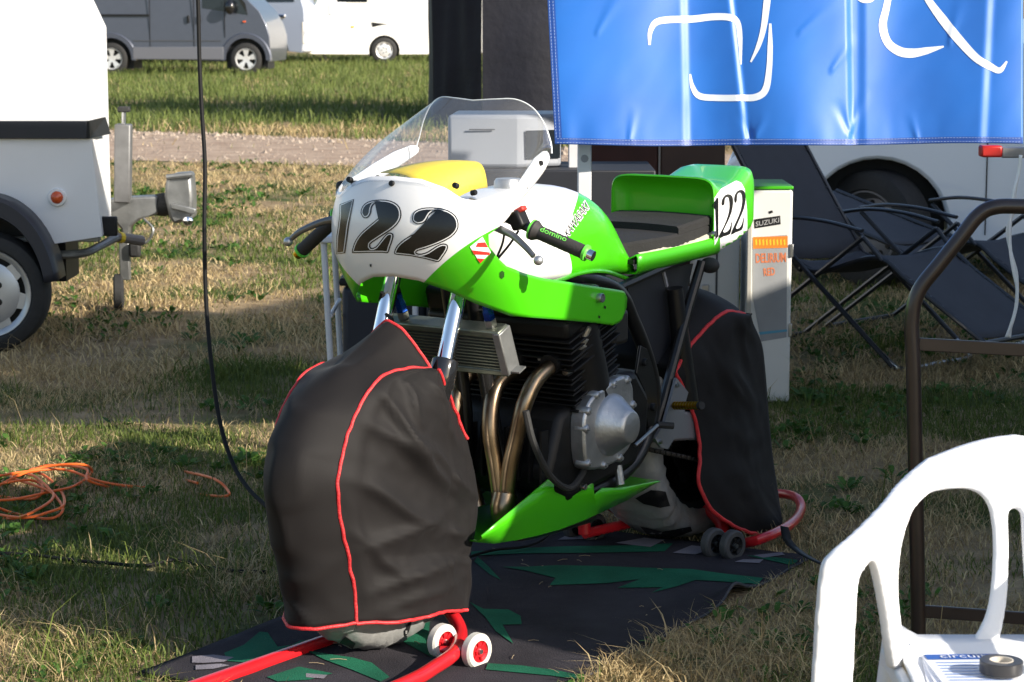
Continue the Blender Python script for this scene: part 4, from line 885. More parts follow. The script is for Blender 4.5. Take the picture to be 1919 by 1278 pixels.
def fold(p, sg, k):
    q = Vector((p.x, sg * .7, p.z))
    n = noise.noise(q * 7) * .010 + noise.noise(Vector((p.x * 14 + p.z * 10, p.z * 4 - p.x * 5, 2 + sg))) * .010
    f = math.sin((p.x * 11 + p.z * 17) + 4 * noise.noise(q * 5)) * .005 + math.sin(p.x * 23 + p.z * 41 + 6 * noise.noise(q * 4 + Vector((7, 0, 0)))) * .003
    ridge = (1 - abs(noise.noise(Vector((p.x * 7 + p.z * 5, p.z * 6 - p.x * 3, 9 + sg * 3)))) * 2.6); ridge = max(0, ridge) ** 2 * .007; r2 = 1 - abs(noise.noise(Vector((p.x * 17 + p.z * 13, p.z * 7 - p.x * 9, 19 + sg)))) * 3.2; ridge += max(0, r2) ** 2 * .005
    return (n * .6 + f * .35 + ridge * .5 + (creases(p.x, p.z) * 2.5 if p.x < .6 else creases(p.x - 1.4, p.z) * .8)) * k
b = MB(); S_pts = {}
for sg in (1, -1):
    G = []
    for i in range(NS):
        row = []; v = i / (NS - 1)
        for j in range(41):
            t = j / 40; p = sm[i].lerp(re_[i], t); l = .1 + .035 * math.sin(math.pi * min(1, t * 1.05)) * min(1, v * 3 + .2) + .02 * t + (.012 if v > .8 else 0) * t
            if t < .12: l += .006 * math.sin(t / .12 * math.pi)
            l += fold(p, sg, math.sin(math.pi * min(1, t * 1.3 + .02)) ** .5 if t < .75 else .8)
            row.append(Vector((p.x, -sg * l, p.z + .02 * t * v * math.sin(p.x * 20) * .3)))
        G.append(row)
    b.grid(G); S_pts[sg] = [r[0] for r in G]; S_pts[(sg, 'r')] = [r[-1] for r in G]; S_pts[(sg, 'b')] = G[-1]
# front strip over the wheel
G = []
for i in range(NS):
    row = []; p = sm[i]; pn = sm[min(i + 1, NS - 1)] - sm[max(i - 1, 0)]; nr = Vector((pn.z, 0, -pn.x)).normalized()
    if nr.x > 0 and i > 20: nr = -nr
    if i <= 20 and nr.z < 0: nr = -nr
    for j in range(25):
        w = j / 24 * 2 - 1; y = S_pts[1][i].y * (1 - (w + 1) / 2) + S_pts[-1][i].y * (w + 1) / 2
        bul = (.088 * (.22 + .78 * min(1, max(0, (i - 17) / 18)))) * (1 - w * w); lift = .085 * (1 - abs(w) ** 1.6) * max(0, 1 - i / 16) ** 1.3
        q = Vector((p.x, y, p.z)) + nr * (bul + (.010 * noise.noise(Vector((y * 9 + p.z * 4, p.z * 6, p.x * 6))) + .007 * (1 - min(1, 3 * abs(noise.noise(Vector((y * 7 + p.z * 3, p.z * 9 - y * 6, 4)))))) ** 2) * (1 - w ** 4) + .0012 * math.sin(p.z * 60 + y * 30) * (1 - w ** 4) * min(1, i / 20)) + Vector((-lift * .35, 0, lift))
        row.append(q)
    G.append(row)
b.grid(G)
for row in (G[0],): topedge = row
b.build('cover', M_cloth, FC, smooth=180, solid=.003)
for sg in (1, -1):
    piping(S_pts[sg], FC, seed=sg); piping(S_pts[(sg, 'b')], FC, seed=2 + sg); piping(S_pts[(sg, 'r')][:24], FC, seed=4 + sg, n=40)
piping(topedge, FC, seed=9, n=50); piping(G[-1], FC, seed=11, n=40)
# -- rear cover
RC = thing('wheel_cover', 'black cloth cover with red piping over the rear wheel', 'wheel cover', M=BM)
sp = [(1395, 588, .14), (1362, 584, .14), (1338, 600, .14), (1300, 640, .14), (1270, 686, .145), (1267, 700, .148), (1284, 735, .15), (1303, 790, .155), (1312, 850, .165), (1309, 900, .175), (1330, 950, .19), (1372, 984, .205), (1420, 1002, .22), (1468, 1009, .235)]
rp = [(1396, 586, .14), (1412, 608, .14), (1428, 645, .14), (1434, 690, .142), (1438, 740, .145), (1441, 780, .15), (1445, 820, .16), (1449, 860, .17), (1455, 900, .185), (1461, 940, .2), (1466, 975, .218), (1470, 1008, .235)]
seam = resample(cr([onl(*p) for p in sp], 6), 60); rear = resample(cr([onl(*p) for p in rp], 6), 60)
b = MB(); Gs = {}
for sg in (1, -1):
    G = []
    for i in range(60):
        row = []
        for j in range(31):
            t = j / 30; p = seam[i].lerp(rear[i], t); k = math.sin(math.pi * t); y = -p.y + .02 * k + fold(Vector((p.x, 0, p.z)), sg, .8 * k ** .6); row.append(Vector((p.x, -sg * y, p.z)))
        G.append(row)
    b.grid(G); Gs[sg] = G
G = []
for i in range(26):
    a_ = Gs[1][i][0]; c_ = Gs[-1][i][0]
    G.append([a_.lerp(c_, j / 16) + Vector((-.02 - .05 * (1 - i / 26), 0, .075 - .002 * i)) * math.sin(math.pi * j / 16) ** .7 for j in range(17)])
b.grid(G)
b.grid([[Gs[1][i][-1].lerp(Gs[-1][i][-1], j / 12) + Vector((.05 * math.sin(math.pi * j / 12), 0, .02 * math.sin(math.pi * j / 12) * (1 - i / 60))) for j in range(13)] for i in range(60)])
b.build('cover', M_cloth, RC, smooth=180, solid=.003)
for sg in (1, -1): piping([r[0] for r in Gs[sg]], RC, r=.0055, seed=20 + sg, n=120)
# -- warmers
M_silver = mat('silver_quilt', (.36, .36, .35), .4, .4, var=.25, vscale=15, bump=.5, bscale=22, dist=.012)
def warmer(c, r, w, label, seed):
    T_ = thing('tyre_warmer', label, 'tyre warmer', M=BM @ Matrix.Translation(c)); P = []
    for i in range(120):
        th = 2 * math.pi * i / 120; row = []
        for q, h in ((r - .09, -.46), (r - .05, -.52), (r - .02, -.47), (r - .006, -.3), (r, -.1), (r, .1), (r - .006, .3), (r - .02, .47), (r - .05, .52), (r - .09, .46)):
            rr = q + (.006 * noise.noise(Vector((th * 16, h * 2.5, seed))) + .005 * noise.noise(Vector((th * 34, h * 4, seed + 3)))) * (1 if math.sin(th) > -.97 else .3); row.append(Vector((rr * math.cos(th), h * w + math.copysign(.011, h) * noise.noise(Vector((th * 20, q * 16, seed))), rr * math.sin(th))))
        P.append(row)
    return T_, MB().grid(P, cu=True).build('quilted_blanket', M_silver, T_, smooth=60)
W1, w1 = warmer(b3(.06, 0, .308), .3, .145, 'silver quilted tyre warmer under the front wheel cover', 1.)
W2, w2 = warmer(b3(1.442, 0, .325), .322, .2, 'silver quilted tyre warmer on the rear wheel', 5.)
bpy.context.view_layer.update()
w1t = bvh_of([w1]); w2t = bvh_of([w2])
for pz in [zp([(862, 632), (918, 672), (886, 735), (800, 722), (795, 705)], 360, 980, 2.998), zp([(1040, 708), (1085, 694), (1075, 718), (1030, 726)], 360, 980, 2.998), zp([(1190, 600), (1215, 560), (1235, 548), (1215, 610), (1190, 640)], 360, 980, 2.998)]: decal('patch', [pz], w1t, M_black, W1, .003)
for pz in [zp([(555, 850), (640, 805), (715, 815), (740, 895), (690, 902), (600, 880)], 1000, 640, 2.904), zp([(580, 1000), (700, 1030), (850, 1005), (860, 1030), (760, 1062), (620, 1045)], 1000, 640, 2.904), zp([(800, 490), (880, 500), (890, 640), (830, 640)], 1000, 640, 2.904)]: decal('strap_patch', [pz], w2t, M_black, W2, .003)
# -- stands
def castor(parent, c, axis, r, w, m_ty, m_hub):
    c = Vector(c); ty = MB().lathe([(r * .62, -w / 2), (r * .9, -w / 2), (r, -w * .3), (r, w * .3), (r * .9, w / 2), (r * .62, w / 2)], c, axis, 28).build('castor', m_ty, parent)
    ax = Vector(axis).normalized(); h = MB().lathe([(0, w * .3), (r * .3, w * .45), (r * .3, w * .3), (r * .5, w * .25), (r * .64, w * .45), (r * .64, -w * .45), (0, -w * .4)], c, axis, 24)
    for k in range(6):
        e1 = ax.orthogonal().normalized(); e2 = ax.cross(e1); a = k * math.pi / 3; d = e1 * math.cos(a) + e2 * math.sin(a); h.tube([c + d * r * .25 + ax * w * .36, c + d * r * .6 + ax * w * .36], .0028, 6)
    h.build('hub', m_hub, ty); MB().lathe([(0, w * .62), (.006, w * .62), (.007, w * .4)], c, axis, 8).build('axle_bolt', M_steel, ty); return ty
FS = thing('front_stand', 'red tubular stand with white castors under the front wheel', 'paddock stand', M=BM)
M_wtyre = mat('castor_white', (.62, .6, .54), .6, var=.2, vscale=30)
lw = BI @ gnd(893, 1252); cz = .041
wheelc = Vector((lw.x, lw.y, cz))
hub2 = BI @ gnd(829, 1234)
t0 = onl(850, 1150, .115); t1 = onl(863, 1184, .17); t2 = BI @ gnd(852, 1222, .04); t3 = BI @ gnd(815, 1250, .032); t4 = BI @ gnd(755, 1283, .03); t5 = t4 + Vector((-.35, 0, 0))
MB().tube(cr([t0 + Vector((.0, .05, .02)), t0 + Vector((0, .012, .004)), t1, t2, t3, t4, t5], 6), .0165, 14).build('arm', M_red, FS)
s0 = onl(598, 1207, -.1); s1 = onl(392, 1279, -.1); dv = (s1 - s0)
MB().tube([s0 - dv * .25, s0, s1, s1 + dv * .6], .0175, 14).build('arm', M_red, FS)
MB().tube([s0 - dv * .2, s0 - dv * .25 + Vector((.02, 0, .14))], .016, 12).build('upright', M_red, FS)
MB().tube([t5, s1 + dv * .6], .0165, 12).build('crossbar', M_red, FS)
MB().tube([t2 + Vector((0, .04, .0)), wheelc], .008, 8).build('axle', M_red, FS)
castor(FS, wheelc, (-.15, -1, 0), .041, .026, M_wtyre, M_red); castor(FS, Vector((hub2.x, hub2.y, cz)), (-.15, -1, 0), .041, .026, M_wtyre, M_red)
RS = thing('rear_stand', 'red tubular stand with dark castors under the rear wheel', 'paddock stand', M=BM)
M_dtyre = mat('castor_dark', (.06, .06, .062), .65, var=.3, vscale=30)
M_dred = M_red
for (px, py) in ((1372, 1050), (1337, 1046), (1112, 1016), (1078, 1012)):
    p = BI @ gnd(px, py); castor(RS, Vector((p.x, p.y, .042)), (-.25, -1, 0), .042, .028, M_dtyre, M_eng)
n0 = onl(1362, 1022, .17); n1 = onl(1352, 978, .14); h0 = BI @ gnd(1420, 1012, .05); h1 = BI @ gnd(1478, 985, .05)
MB().tube([n1 + Vector((0, .05, .04)), n1, n0], [.017, .02, .02], 12).build('upright', M_red, RS)
MB().tube(cr([n0, h0, h1, BI @ at(1500, 957, 6.5), BI @ at(1494, 934, 6.6), BI @ at(1462, 925, 6.7), BI @ at(1420, 930, 6.75)], 6), .014, 12).build('handle_loop', M_red, RS)
f0 = BI @ gnd(1096, 1000, .05); MB().tube([f0 + Vector((0, .02, .2)), f0], .018, 12).build('upright', M_red, RS)
MB().tube([f0, BI @ gnd(1160, 985, .05), BI @ gnd(1205, 975, .05), BI @ at(1420, 930, 6.75)], .014, 12).build('arm', M_red, RS)
# -- mat
A_, B_, C_, D_ = [Vector((p.x, p.y, 0)) for p in MAT_C]
G = []
for i in range(41):
    row = []
    for j in range(71):
        s_ = i / 40; t = j / 70; p = A_.lerp(B_, s_).lerp(D_.lerp(C_, s_), t); z = .007 + .004 * noise.noise(p * 3) + .002 * noise.noise(p * 11)
        e = max(0, s_ - .95) / .05; z += .012 * e * max(0, noise.noise(Vector((t * 6, 2, 0)))) + (.03 * e * math.exp(-((t - .72) / .035) ** 2)); e0 = max(0, .05 - s_) / .05; z += .012 * e0 * max(0, noise.noise(Vector((t * 5, 8, 0))) + .3)
        d = (B_ - A_).normalized() * .008 * noise.noise(Vector((t * 9, s_ * 3, 4))); row.append(p + d + Vector((0, 0, z)))
    G.append(row)
MT = thing('floor_mat', 'dark carpet mat with green claw print under the motorcycle', 'mat', (0, 0, 0))
mt = MB().grid(G).build('carpet', mat('carpet_dark', (.046, .042, .049), .95, var=.45, vscale=5, bump=.8, bscale=260, spec=.1, dist=.003), MT, smooth=180, solid=.005)
edge = MB().tube([G[i][70] for i in range(41)], .004, 6)
for lst in ([r for r in G[0]], [r for r in G[40]]): edge.tube(lst, .004, 6)
edge.build('edging', mat('mat_edge', (.05, .05, .055), .9), MT)
mtree = bvh_of([mt]); M_mg = mat('carpet_green', (.018, .135, .075), .95, var=.35, vscale=6, bump=.8, bscale=260, spec=.1, dist=.003); M_mw = mat('carpet_grey', (.22, .2, .23), .95, var=.4, vscale=8, bump=.8, bscale=260, dist=.003)
z5 = lambda p: zp(p, 860, 880, 2.593); z4 = lambda p: zp(p, 360, 980, 2.998)
GP = [z5([(210, 475), (330, 475), (480, 468), (700, 472), (900, 480), (1130, 487), (1300, 510), (1480, 530), (1590, 550), (1560, 560), (1400, 555), (1250, 545), (1150, 540), (1060, 570), (935, 602), (990, 575), (770, 578), (880, 535), (720, 555), (440, 565), (470, 530), (330, 495)]),
      z5([(60, 402), (300, 385), (520, 376), (800, 372), (1040, 362), (1000, 400), (600, 408), (300, 410), (60, 422)]), z5([(50, 645), (120, 680), (240, 683), (300, 715), (305, 755), (212, 757), (265, 850), (180, 790), (130, 722)]),
      z5([(140, 945), (300, 955), (480, 980), (700, 1025), (650, 1034), (450, 1005), (130, 975)]), z5([(90, 425), (140, 470), (205, 540), (150, 512), (75, 450)]), z5([(1400, 420), (1550, 430), (1740, 455), (1760, 480), (1690, 484), (1560, 455)]),
      z4([(180, 735), (290, 690), (380, 615), (425, 620), (480, 700), (560, 690), (610, 665), (700, 660), (690, 690), (540, 740), (330, 790), (200, 780)]), z4([(640, 720), (760, 740), (900, 760), (1010, 790), (1110, 870), (1060, 896), (900, 830), (740, 770)]),
      z4([(1170, 660), (1300, 530), (1340, 530), (1330, 620), (1370, 700), (1350, 760), (1200, 680)]), z4([(420, 870), (600, 812), (790, 850), (660, 885), (480, 895)])]
for pz in GP: decal('green_print', [pz], mtree, M_mg, MT, .0022, 14)
WP = [z5([(1380, 440), (1480, 440), (1460, 458), (1340, 452)]), z5([(1040, 408), (1130, 372), (1240, 385), (1150, 416)]), z5([(480, 345), (560, 305), (700, 300), (640, 340)]), z5([(760, 360), (900, 335), (1000, 345), (930, 380)]), z5([(1430, 420), (1600, 402), (1620, 412), (1480, 432)]), z4([(0, 755), (120, 745), (235, 760), (180, 785), (60, 792), (0, 790)]), z4([(20, 805), (160, 796), (210, 805), (120, 825), (20, 830)]), z4([(640, 850), (760, 860), (740, 880), (640, 872)])]
for pz in WP: decal('grey_print', [pz], mtree, M_mw, MT, .0026, 14)
sb = MB()
for i in range(45):
    s_, t = random.random(), random.random() ** 1.3; p = A_.lerp(B_, s_).lerp(D_.lerp(C_, s_), t) + Vector((0, 0, .015)); a = random.random() * 6.28; ln_ = random.uniform(.008, .04); d = Vector((math.cos(a), math.sin(a), random.uniform(-.05, .15))) * ln_
    sb.tube([p, p + d * .5 + Vector((0, 0, .002)), p + d], .0007, 4)
tag(sb.build('straw_bits', mat('straw', (.3, .23, .14), .8)), 'loose bits of straw scattered on the dark mat', 'straw', kind='stuff')
# -- cables and cords
def cable(name, pts, r, m, label, cat, n=8): return tag(MB().tube(cr(pts, n), r, 8).build(name, m), label, cat)
cable('hanging_cable', [Vector((.12, 6.98, 2.11)), Vector((-.3, 6.6, 1.93)), Vector((-.66, 6.25, 1.86)), at(366, -50, 6.11), at(371, 0, 6.1), at(374, 120, 6.08), at(379, 220, 6.05), at(384, 310, 6.0), at(383, 430, 5.95), at(386, 560, 5.9), at(396, 680, 5.8), at(412, 790, 5.7), at(436, 868, 5.6), at(465, 915, 5.5), at(500, 950, 5.4)], .0055, M_cable, 'black cable hanging down to the front wheel cover', 'cable')
M_or = mat('orange_cord', (.72, .13, .02), .5)
oc_ = [(560, 893, .02), (500, 905, .02), (400, 915, .02)]
coil = [(320, 918), (200, 905), (120, 880), (40, 885), (-30, 900), (-20, 925), (60, 935), (80, 915), (60, 900), (10, 905), (-40, 925), (-30, 955), (40, 970), (90, 960), (120, 945), (110, 915), (70, 885), (20, 893), (100, 925), (60, 960), (10, 972), (-40, 955), (-10, 915), (70, 878), (150, 870), (172, 885), (140, 910), (100, 920), (30, 935), (-20, 940), (20, 960), (90, 972), (118, 955), (100, 925), (70, 895), (50, 885), (90, 872), (160, 878), (165, 900), (230, 917), (330, 922), (420, 930), (424, 915), (395, 895), (330, 882), (335, 895), (370, 905)]
cable('orange_cord', [gnd(x, y, (.012 + .012 * (k % 5)) if not (k == 0 or 225 < x < 336 and k > 30) else -.02) for k, (x, y) in enumerate(coil)], .0042, M_or, 'orange extension cord coiled on the grass at left', 'cord', 6)
cable('ground_cable', [gnd(x, y, .018) for x, y in ((-30, 1035), (60, 1040), (140, 1050), (200, 1055), (270, 1060), (330, 1050), (420, 1068), (500, 1072))], .005, M_cable, 'black cable lying across the grass left of the front wheel', 'cable')
cable('ground_cable', [gnd(x, y, .022) for x, y in ((865, 1050), (890, 1040), (930, 1030), (980, 1025), (1010, 1015), (1030, 1000), (1050, 985))], .004, M_cable, 'black cable running over the mat below the green belly pan', 'cable')
G = [[at(x - w, y, Y) , at(x + w, y + w * .4, Y)] for x, y, Y, w in ((1470, 985, 6.05, 8), (1474, 1008, 6.04, 9), (1484, 1022, 6.02, 10), (1502, 1036, 5.98, 10), (1522, 1047, 5.94, 10), (1550, 1060, 5.9, 10))]
tag(MB().grid(G).build('strap', M_black, smooth=180, solid=.002), 'black strap trailing from the rear wheel cover to the grass', 'strap')
# ================================================================== banner and its frame
GZ = thing('gazebo_frame', 'white gazebo frame with punched leg carrying the blue banner', 'gazebo frame', (.22, 7.0, 0))
M_wsteel = mat('white_steel', (.7, .7, .72), .45, var=.12, vscale=12)
leg = MB().box((0, 0, 1.04), (.042, .042, 2.08)).build('leg', M_wsteel, GZ, bevel=.004); l2 = MB().box((3.0, 0, 1.04), (.042, .042, 2.08)).build('leg', M_wsteel, GZ, bevel=.004)
MB().box((1.5, 0, 2.1), (3.2, .04, .035)).build('top_rail', M_wsteel, GZ, bevel=.004)
for k in range(14): MB().lathe([(0, .002), (.011, .002), (.012, 0)], (0, -.021, .15 + k * .125), (0, -1, 0), 12).build('punched_hole', mat('hole_grey', (.3, .3, .32), .6), leg)
RF = [(-.1, -.02, 2.12), (3.1, -.02, 2.12), (3.1, 1.2, 2.12), (-.1, 1.2, 2.12), (.6, .6, 3.0), (2.4, .6, 3.0)]
MB().add(RF, [(0, 1, 5, 4), (2, 3, 4, 5), (1, 2, 5), (3, 0, 4)]).build('added_shade_roof', M_tent, GZ, smooth=0, solid=.003)  # unseen roof, added and sized to throw shade on the trailer and grass
for x_ in (0, 3.0): MB().box((x_, 1.16, 1.04), (.042, .042, 2.08)).build('leg', M_wsteel, GZ, bevel=.004)
BNY = 6.93
BN = thing('banner', 'shiny blue banner with white brush lettering hung above the motorcycle', 'banner', (0, 0, 0))
def sstep(x): x = min(max(x, 0), 1); return x * x * (3 - 2 * x)
def bfold(x, y):
    """depth of the cloth at picture point x,y: hanging folds, creases and hem gathers"""
    d = 0.
    for cx, w, a, sl in ((1285, 9, .016, .02), (1385, 7, .02, .11), (1592, 6, .022, .015), (1615, 9, -.012, .0), (1850, 10, .018, -.05)):
        u = (x - (cx + sl * (y - 130))) / w; d += .75 * (a * (sstep(u * .5 + .5) - .5) - a * .5 * math.tanh(u / 9))
    d += .036 * math.sin(x / 62 - .75 + .25 * math.sin(y / 110)) * (.75 + .25 * noise.noise(Vector((x / 200, 0, 5)))) + .010 * noise.noise(Vector((x / 130, y / 260, 1))) + .0015 * noise.noise(Vector((x / 50 + y / 90, y / 70, 4)))
    c = abs(noise.noise(Vector((x / 70 + y / 150, y / 80 - x / 160, 7)))); d -= .0
    c = abs(noise.noise(Vector((x / 55 - y / 90, y / 60 + x / 200, 11)))); d -= .0
    g = sstep((y - 190) / 70); d += g * .006 * math.sin(x / 17 + 3 * noise.noise(Vector((x / 60, 0, 2)))) * noise.noise(Vector((x / 80, 3, 3)))
    for cx, cy, a0, ln, am in ((1412, 262, 62, 60, .006), (1412, 262, 118, 60, -.006), (1592, 250, 70, 90, .008), (1592, 250, 112, 70, -.008), (1180, 262, 80, 70, .005), (1720, 262, 105, 60, .005), (1500, 60, 40, 120, .004), (1120, 60, 60, 140, .004), (1560, 130, 55, 80, .005), (1780, 80, 75, 120, .004)):
        ca, sa = math.cos(R(a0)), math.sin(R(a0)); u = (x - cx) * ca - (y - cy) * sa; v = (x - cx) * sa + (y - cy) * ca
        if -10 < u < ln: d -= am * math.exp(-(v / (3.5 + max(0, u) * .12)) ** 2) * (1 - max(0, u) / ln) * (1 if u > 0 else 1 + u / 10)
    d += .00032 * (130 - y)
    return d * .9
def lx(y): return 1026 + (y / 270) * 14
def by(x): return 271 + 2.2 * math.sin((x - 1030) / 190) + 1.0 * math.sin(x / 60)
def bpt(s, t):
    # s across (0 left edge .. 1 right edge), t down (0 top .. 1 lower hem)
    x0 = lx(-250 + 520 * t); x = x0 + (1917 - x0) * s; y = -250 + (by(x) + 250) * t
    return x, y
G = []
for i in range(261):
    row = []
    for j in range(111):
        x, y = bpt(i / 260, j / 110); row.append(at(x, y, BNY + bfold(x, y)))
    G.append(row)
def banner_mat(name, c, c2):
    m = mat(name, c, .47, col2=c2, vscale=3.2, var=.1, bump=.25, bscale=900, spec=.6, dist=.0006); b = m.node_tree.nodes['Principled BSDF']
    S(b, 'Sheen Weight', .35); S(b, 'Sheen Roughness', .3); S(b, 'Sheen Tint', (.45, .75, 1, 1)); S(b, 'Coat Weight', .15); S(b, 'Coat Roughness', .5); return m
M_ban = banner_mat('banner_blue', (.014, .15, .56), (.011, .12, .47)); M_hem = banner_mat('hem_blue', (.012, .07, .33), (.01, .055, .28))
cloth = MB().grid(G).build('cloth', M_ban, BN, smooth=180, solid=-.0015)
btree = bvh_of([cloth])
def strip(c, w0, w1=None):
    """outline of a brush stroke along points c with half widths"""
    c = [Vector((x, y, 0)) for x, y in c]; c = cr(c, 5); n = len(c); L = []; Rr = []
    for i in range(n):
        d = (c[min(i + 1, n - 1)] - c[max(i - 1, 0)]).normalized(); nn = Vector((-d.y, d.x, 0)); w = np.interp(i / (n - 1), np.linspace(0, 1, len(w0)), w0); L.append(c[i] + nn * w); Rr.append(c[i] - nn * w)
    return [(p.x, p.y) for p in L + Rr[::-1]]
zb = lambda pts: [(1000 + x / 2.088, y / 2.088) for x, y in pts]
M_bw = mat('banner_white', (.8, .82, .86), .42, spec=.6)
STR = [(zb([(453, 176), (456, 125), (478, 88), (530, 77), (620, 75), (700, 66), (765, 68), (798, 88), (808, 150), (811, 252)]), [2, 4, 5.5, 6, 6, 6, 6, 5, 4.5, 1.5]),
       (zb([(920, -60), (912, 20), (900, 110), (880, 180), (850, 243)]), [6, 6, 5, 4, 1.5]),
       (zb([(612, 290), (622, 340), (650, 376), (720, 383), (800, 383), (870, 380), (908, 350), (922, 270), (926, 180), (926, 92)]), [1.5, 4, 5.5, 5.5, 5.5, 6, 6, 5, 4.5, 2]),
       (zb([(1400, -70), (1380, 30), (1366, 100), (1385, 165), (1430, 200), (1480, 208), (1540, 198), (1605, 182)]), [5, 6, 7, 7, 8, 8, 6, 1.5]),
       (zb([(1490, -90), (1545, 0), (1600, 75), (1660, 150), (1730, 225), (1790, 262), (1825, 275), (1852, 240)]), [3, 6, 8, 8, 7, 6, 5, 1.5]),
       (zb([(1262, -12), (1290, 0), (1320, -4), (1345, -30)]), [3, 5, 5, 3])]
for c, w in STR: decal('lettering_stroke', [strip(c, [q * 1.08 for q in w])], btree, M_bw, BN, .0012, 8)
decal('bottom_hem', [[(x, by(x) - 12) for x in np.linspace(1040, 1916, 60)] + [(x, by(x) - .8) for x in np.linspace(1916, 1040, 60)]], btree, M_hem, BN, .002, 14)
decal('side_hem', [[(lx(y) + .8, y) for y in np.linspace(-40, 258, 20)] + [(lx(y) + 14, y) for y in np.linspace(258, -40, 20)]], btree, M_hem, BN, .002, 14)
M_thr = mat('thread', (.55, .65, .8), .7)
for k, off in enumerate((3.2, 10.2)):
    st_ = MB()
    for i in range(150):
        x = 1044 + i * 5.8; st_.tube([at(x, by(x) - off, BNY + bfold(x, by(x) - off) - .005), at(x + 3.4, by(x + 3.4) - off, BNY + bfold(x + 3.4, by(x + 3.4) - off) - .005)], .0005, 4)
    for i in range(45):
        y = -10 + i * 6; x = lx(y) + off; st_.tube([at(x, y, BNY + bfold(x, y) - .005), at(x, y + 3.6, BNY + bfold(x, y + 3.6) - .005)], .0005, 4)
    o = st_.build('stitching', M_thr, BN); o['kind'] = 'stuff'

# ================================================================== things behind the motorcycle
# white lockers with stickers
def box_at(parent, x0, x1, y0, y1, z0, z1, m, name, bevel=.006): return MB().box(((x0 + x1) / 2, (y0 + y1) / 2, (z0 + z1) / 2), (x1 - x0, y1 - y0, z1 - z0)).build(name, m, parent, bevel=bevel)
M_lock = mat('locker_white', (.74, .74, .71), .4, var=.08, vscale=4)
LK = thing('white_locker', 'tall white locker with beer poster on its front beside the loungers', 'locker', (.888, 8.55, 0))
lk = box_at(LK, -.0, .157, 0, .34, .0, .8, M_lock, 'cabinet', .008); box_at(LK, .0, .159, -.0, .345, .803, .815, M_green, 'green_lid', .003)
box_at(LK, -.012, .006, -.02, .0, .08, .76, mat('locker_edge', (.45, .43, .38), .5), 'door_edge', .003)
for s_ in (.25, .55): box_at(LK, .149, .162, -.006, .004, s_, s_ + .05, M_steel, 'hinge', .002)
LK2 = thing('white_locker', 'plain white locker half hidden behind the seat unit of the motorcycle', 'locker', (.70, 8.7, 0))
box_at(LK2, 0, .165, 0, .3, 0, .62, M_lock, 'cabinet', .008); box_at(LK2, .075, .082, -.004, .0, .05, .6, M_trimg, 'door_gap', 0); box_at(LK2, .02, .05, -.012, -.0, .33, .43, M_steel, 'handle', .004)
ltree = bvh_of([lk]); M_post = mat('poster_grey', (.33, .34, .35), .55, var=.15, vscale=9); M_or2 = mat('poster_orange', (.75, .22, .02), .5); M_pk = mat('poster_letter', (.62, .2, .09), .5)
def q4(x0, y0, x1, y1, sk=0.): return [(x0, y0 + sk), (x1, y0), (x1, y1), (x0, y1 + sk)]
po = decal('poster', [[(1411, 445), (1475, 440), (1474, 632), (1426, 640), (1411, 560)]], ltree, M_post, LK, .0015, 20)
decal('orange_band', [q4(1411, 442, 1476, 464, 2)], ltree, M_or2, po, .0025, 20)
for k in range(9): decal('band_mark', [[(1415 + k * 6.6, 450), (1418 + k * 6.6, 447), (1419 + k * 6.6, 458), (1416 + k * 6.6, 460)]], ltree, mat('poster_yellow', (.8, .5, .03), .5), po, .0032, 20)
decal('poster_words', text_px('DELIRIUM', (1416, 484), (1473, 482), 18, .03), ltree, M_pk, po, .0025, 20); decal('poster_words', text_px('RED', (1431, 510), (1452, 508), 15, .03), ltree, M_pk, po, .0025, 20)
decal('blue_line', [[(1422, 622), (1475, 617), (1475, 621), (1424, 627)]], ltree, mat('poster_blue', (.1, .35, .5), .5), po, .0025, 20)
sk_ = decal('black_sticker', [[(1413, 411), (1462, 404), (1463, 420), (1414, 428)]], ltree, M_black, LK, .0015, 20); decal('sticker_words', text_px('SUZUKI', (1416, 420), (1460, 412), 9, .01, .2), ltree, mat('grey_print', (.4, .4, .4), .5), sk_, .0025, 20)
decal('keyhole', [[(1440, 396), (1447, 394), (1449, 398), (1442, 401)]], ltree, M_black, LK, .0015, 20)
# storage cabinet carrying a microwave
SC = thing('storage_cabinet', 'dark storage cabinet behind the fairing carrying the grey microwave', 'cabinet', (-.3, 8.0, 0))
box_at(SC, 0, .8, 0, .45, .05, .915, mat('cabinet_dark', (.018, .02, .028), .6, var=.2), 'carcass'); [box_at(SC, x, x + .04, y, y + .04, 0, .05, M_black, 'foot') for x in (.02, .74) for y in (.02, .38)]
MW = thing('microwave_oven', 'light grey microwave oven with dark door window seen through the windscreen', 'microwave', (-.225, 8.06, .918), R(0))
M_mw2 = mat('microwave_grey', (.32, .34, .38), .45, var=.06, vscale=6)
mb_ = MB().prism([(0, .005), (.24, .0), (.245, 0), (.40, .09), (.40, .34), (.02, .34)], lambda x, y: (x, y, 0), lambda x, y: (x, y + .006, .185)).build('case', M_mw2, MW, bevel=.014)
dn = Vector((.155, .09, 0)).normalized(); nn_ = Vector((dn.y, -dn.x, 0))
def mq(u0, u1, z0, z1, off): return [Vector((.245, 0, 0)) + dn * u + nn_ * off + Vector((0, 0, z)) for u, z in ((u0, z0), (u1, z0), (u1, z1), (u0, z1))]
MB().add(mq(.03, .17, .03, .13, .003), [(0, 1, 2, 3)]).build('door_window', M_glass, MW, smooth=0, solid=.003); MB().add(mq(.07, .15, .035, .06, .005), [(0, 1, 2, 3)]).build('red_label', mat('label_red', (.5, .02, .02), .5), MW, smooth=0)
MB().box((.12, -.002, .135), (.09, .004, .004)).build('badge', M_trimg, MW)
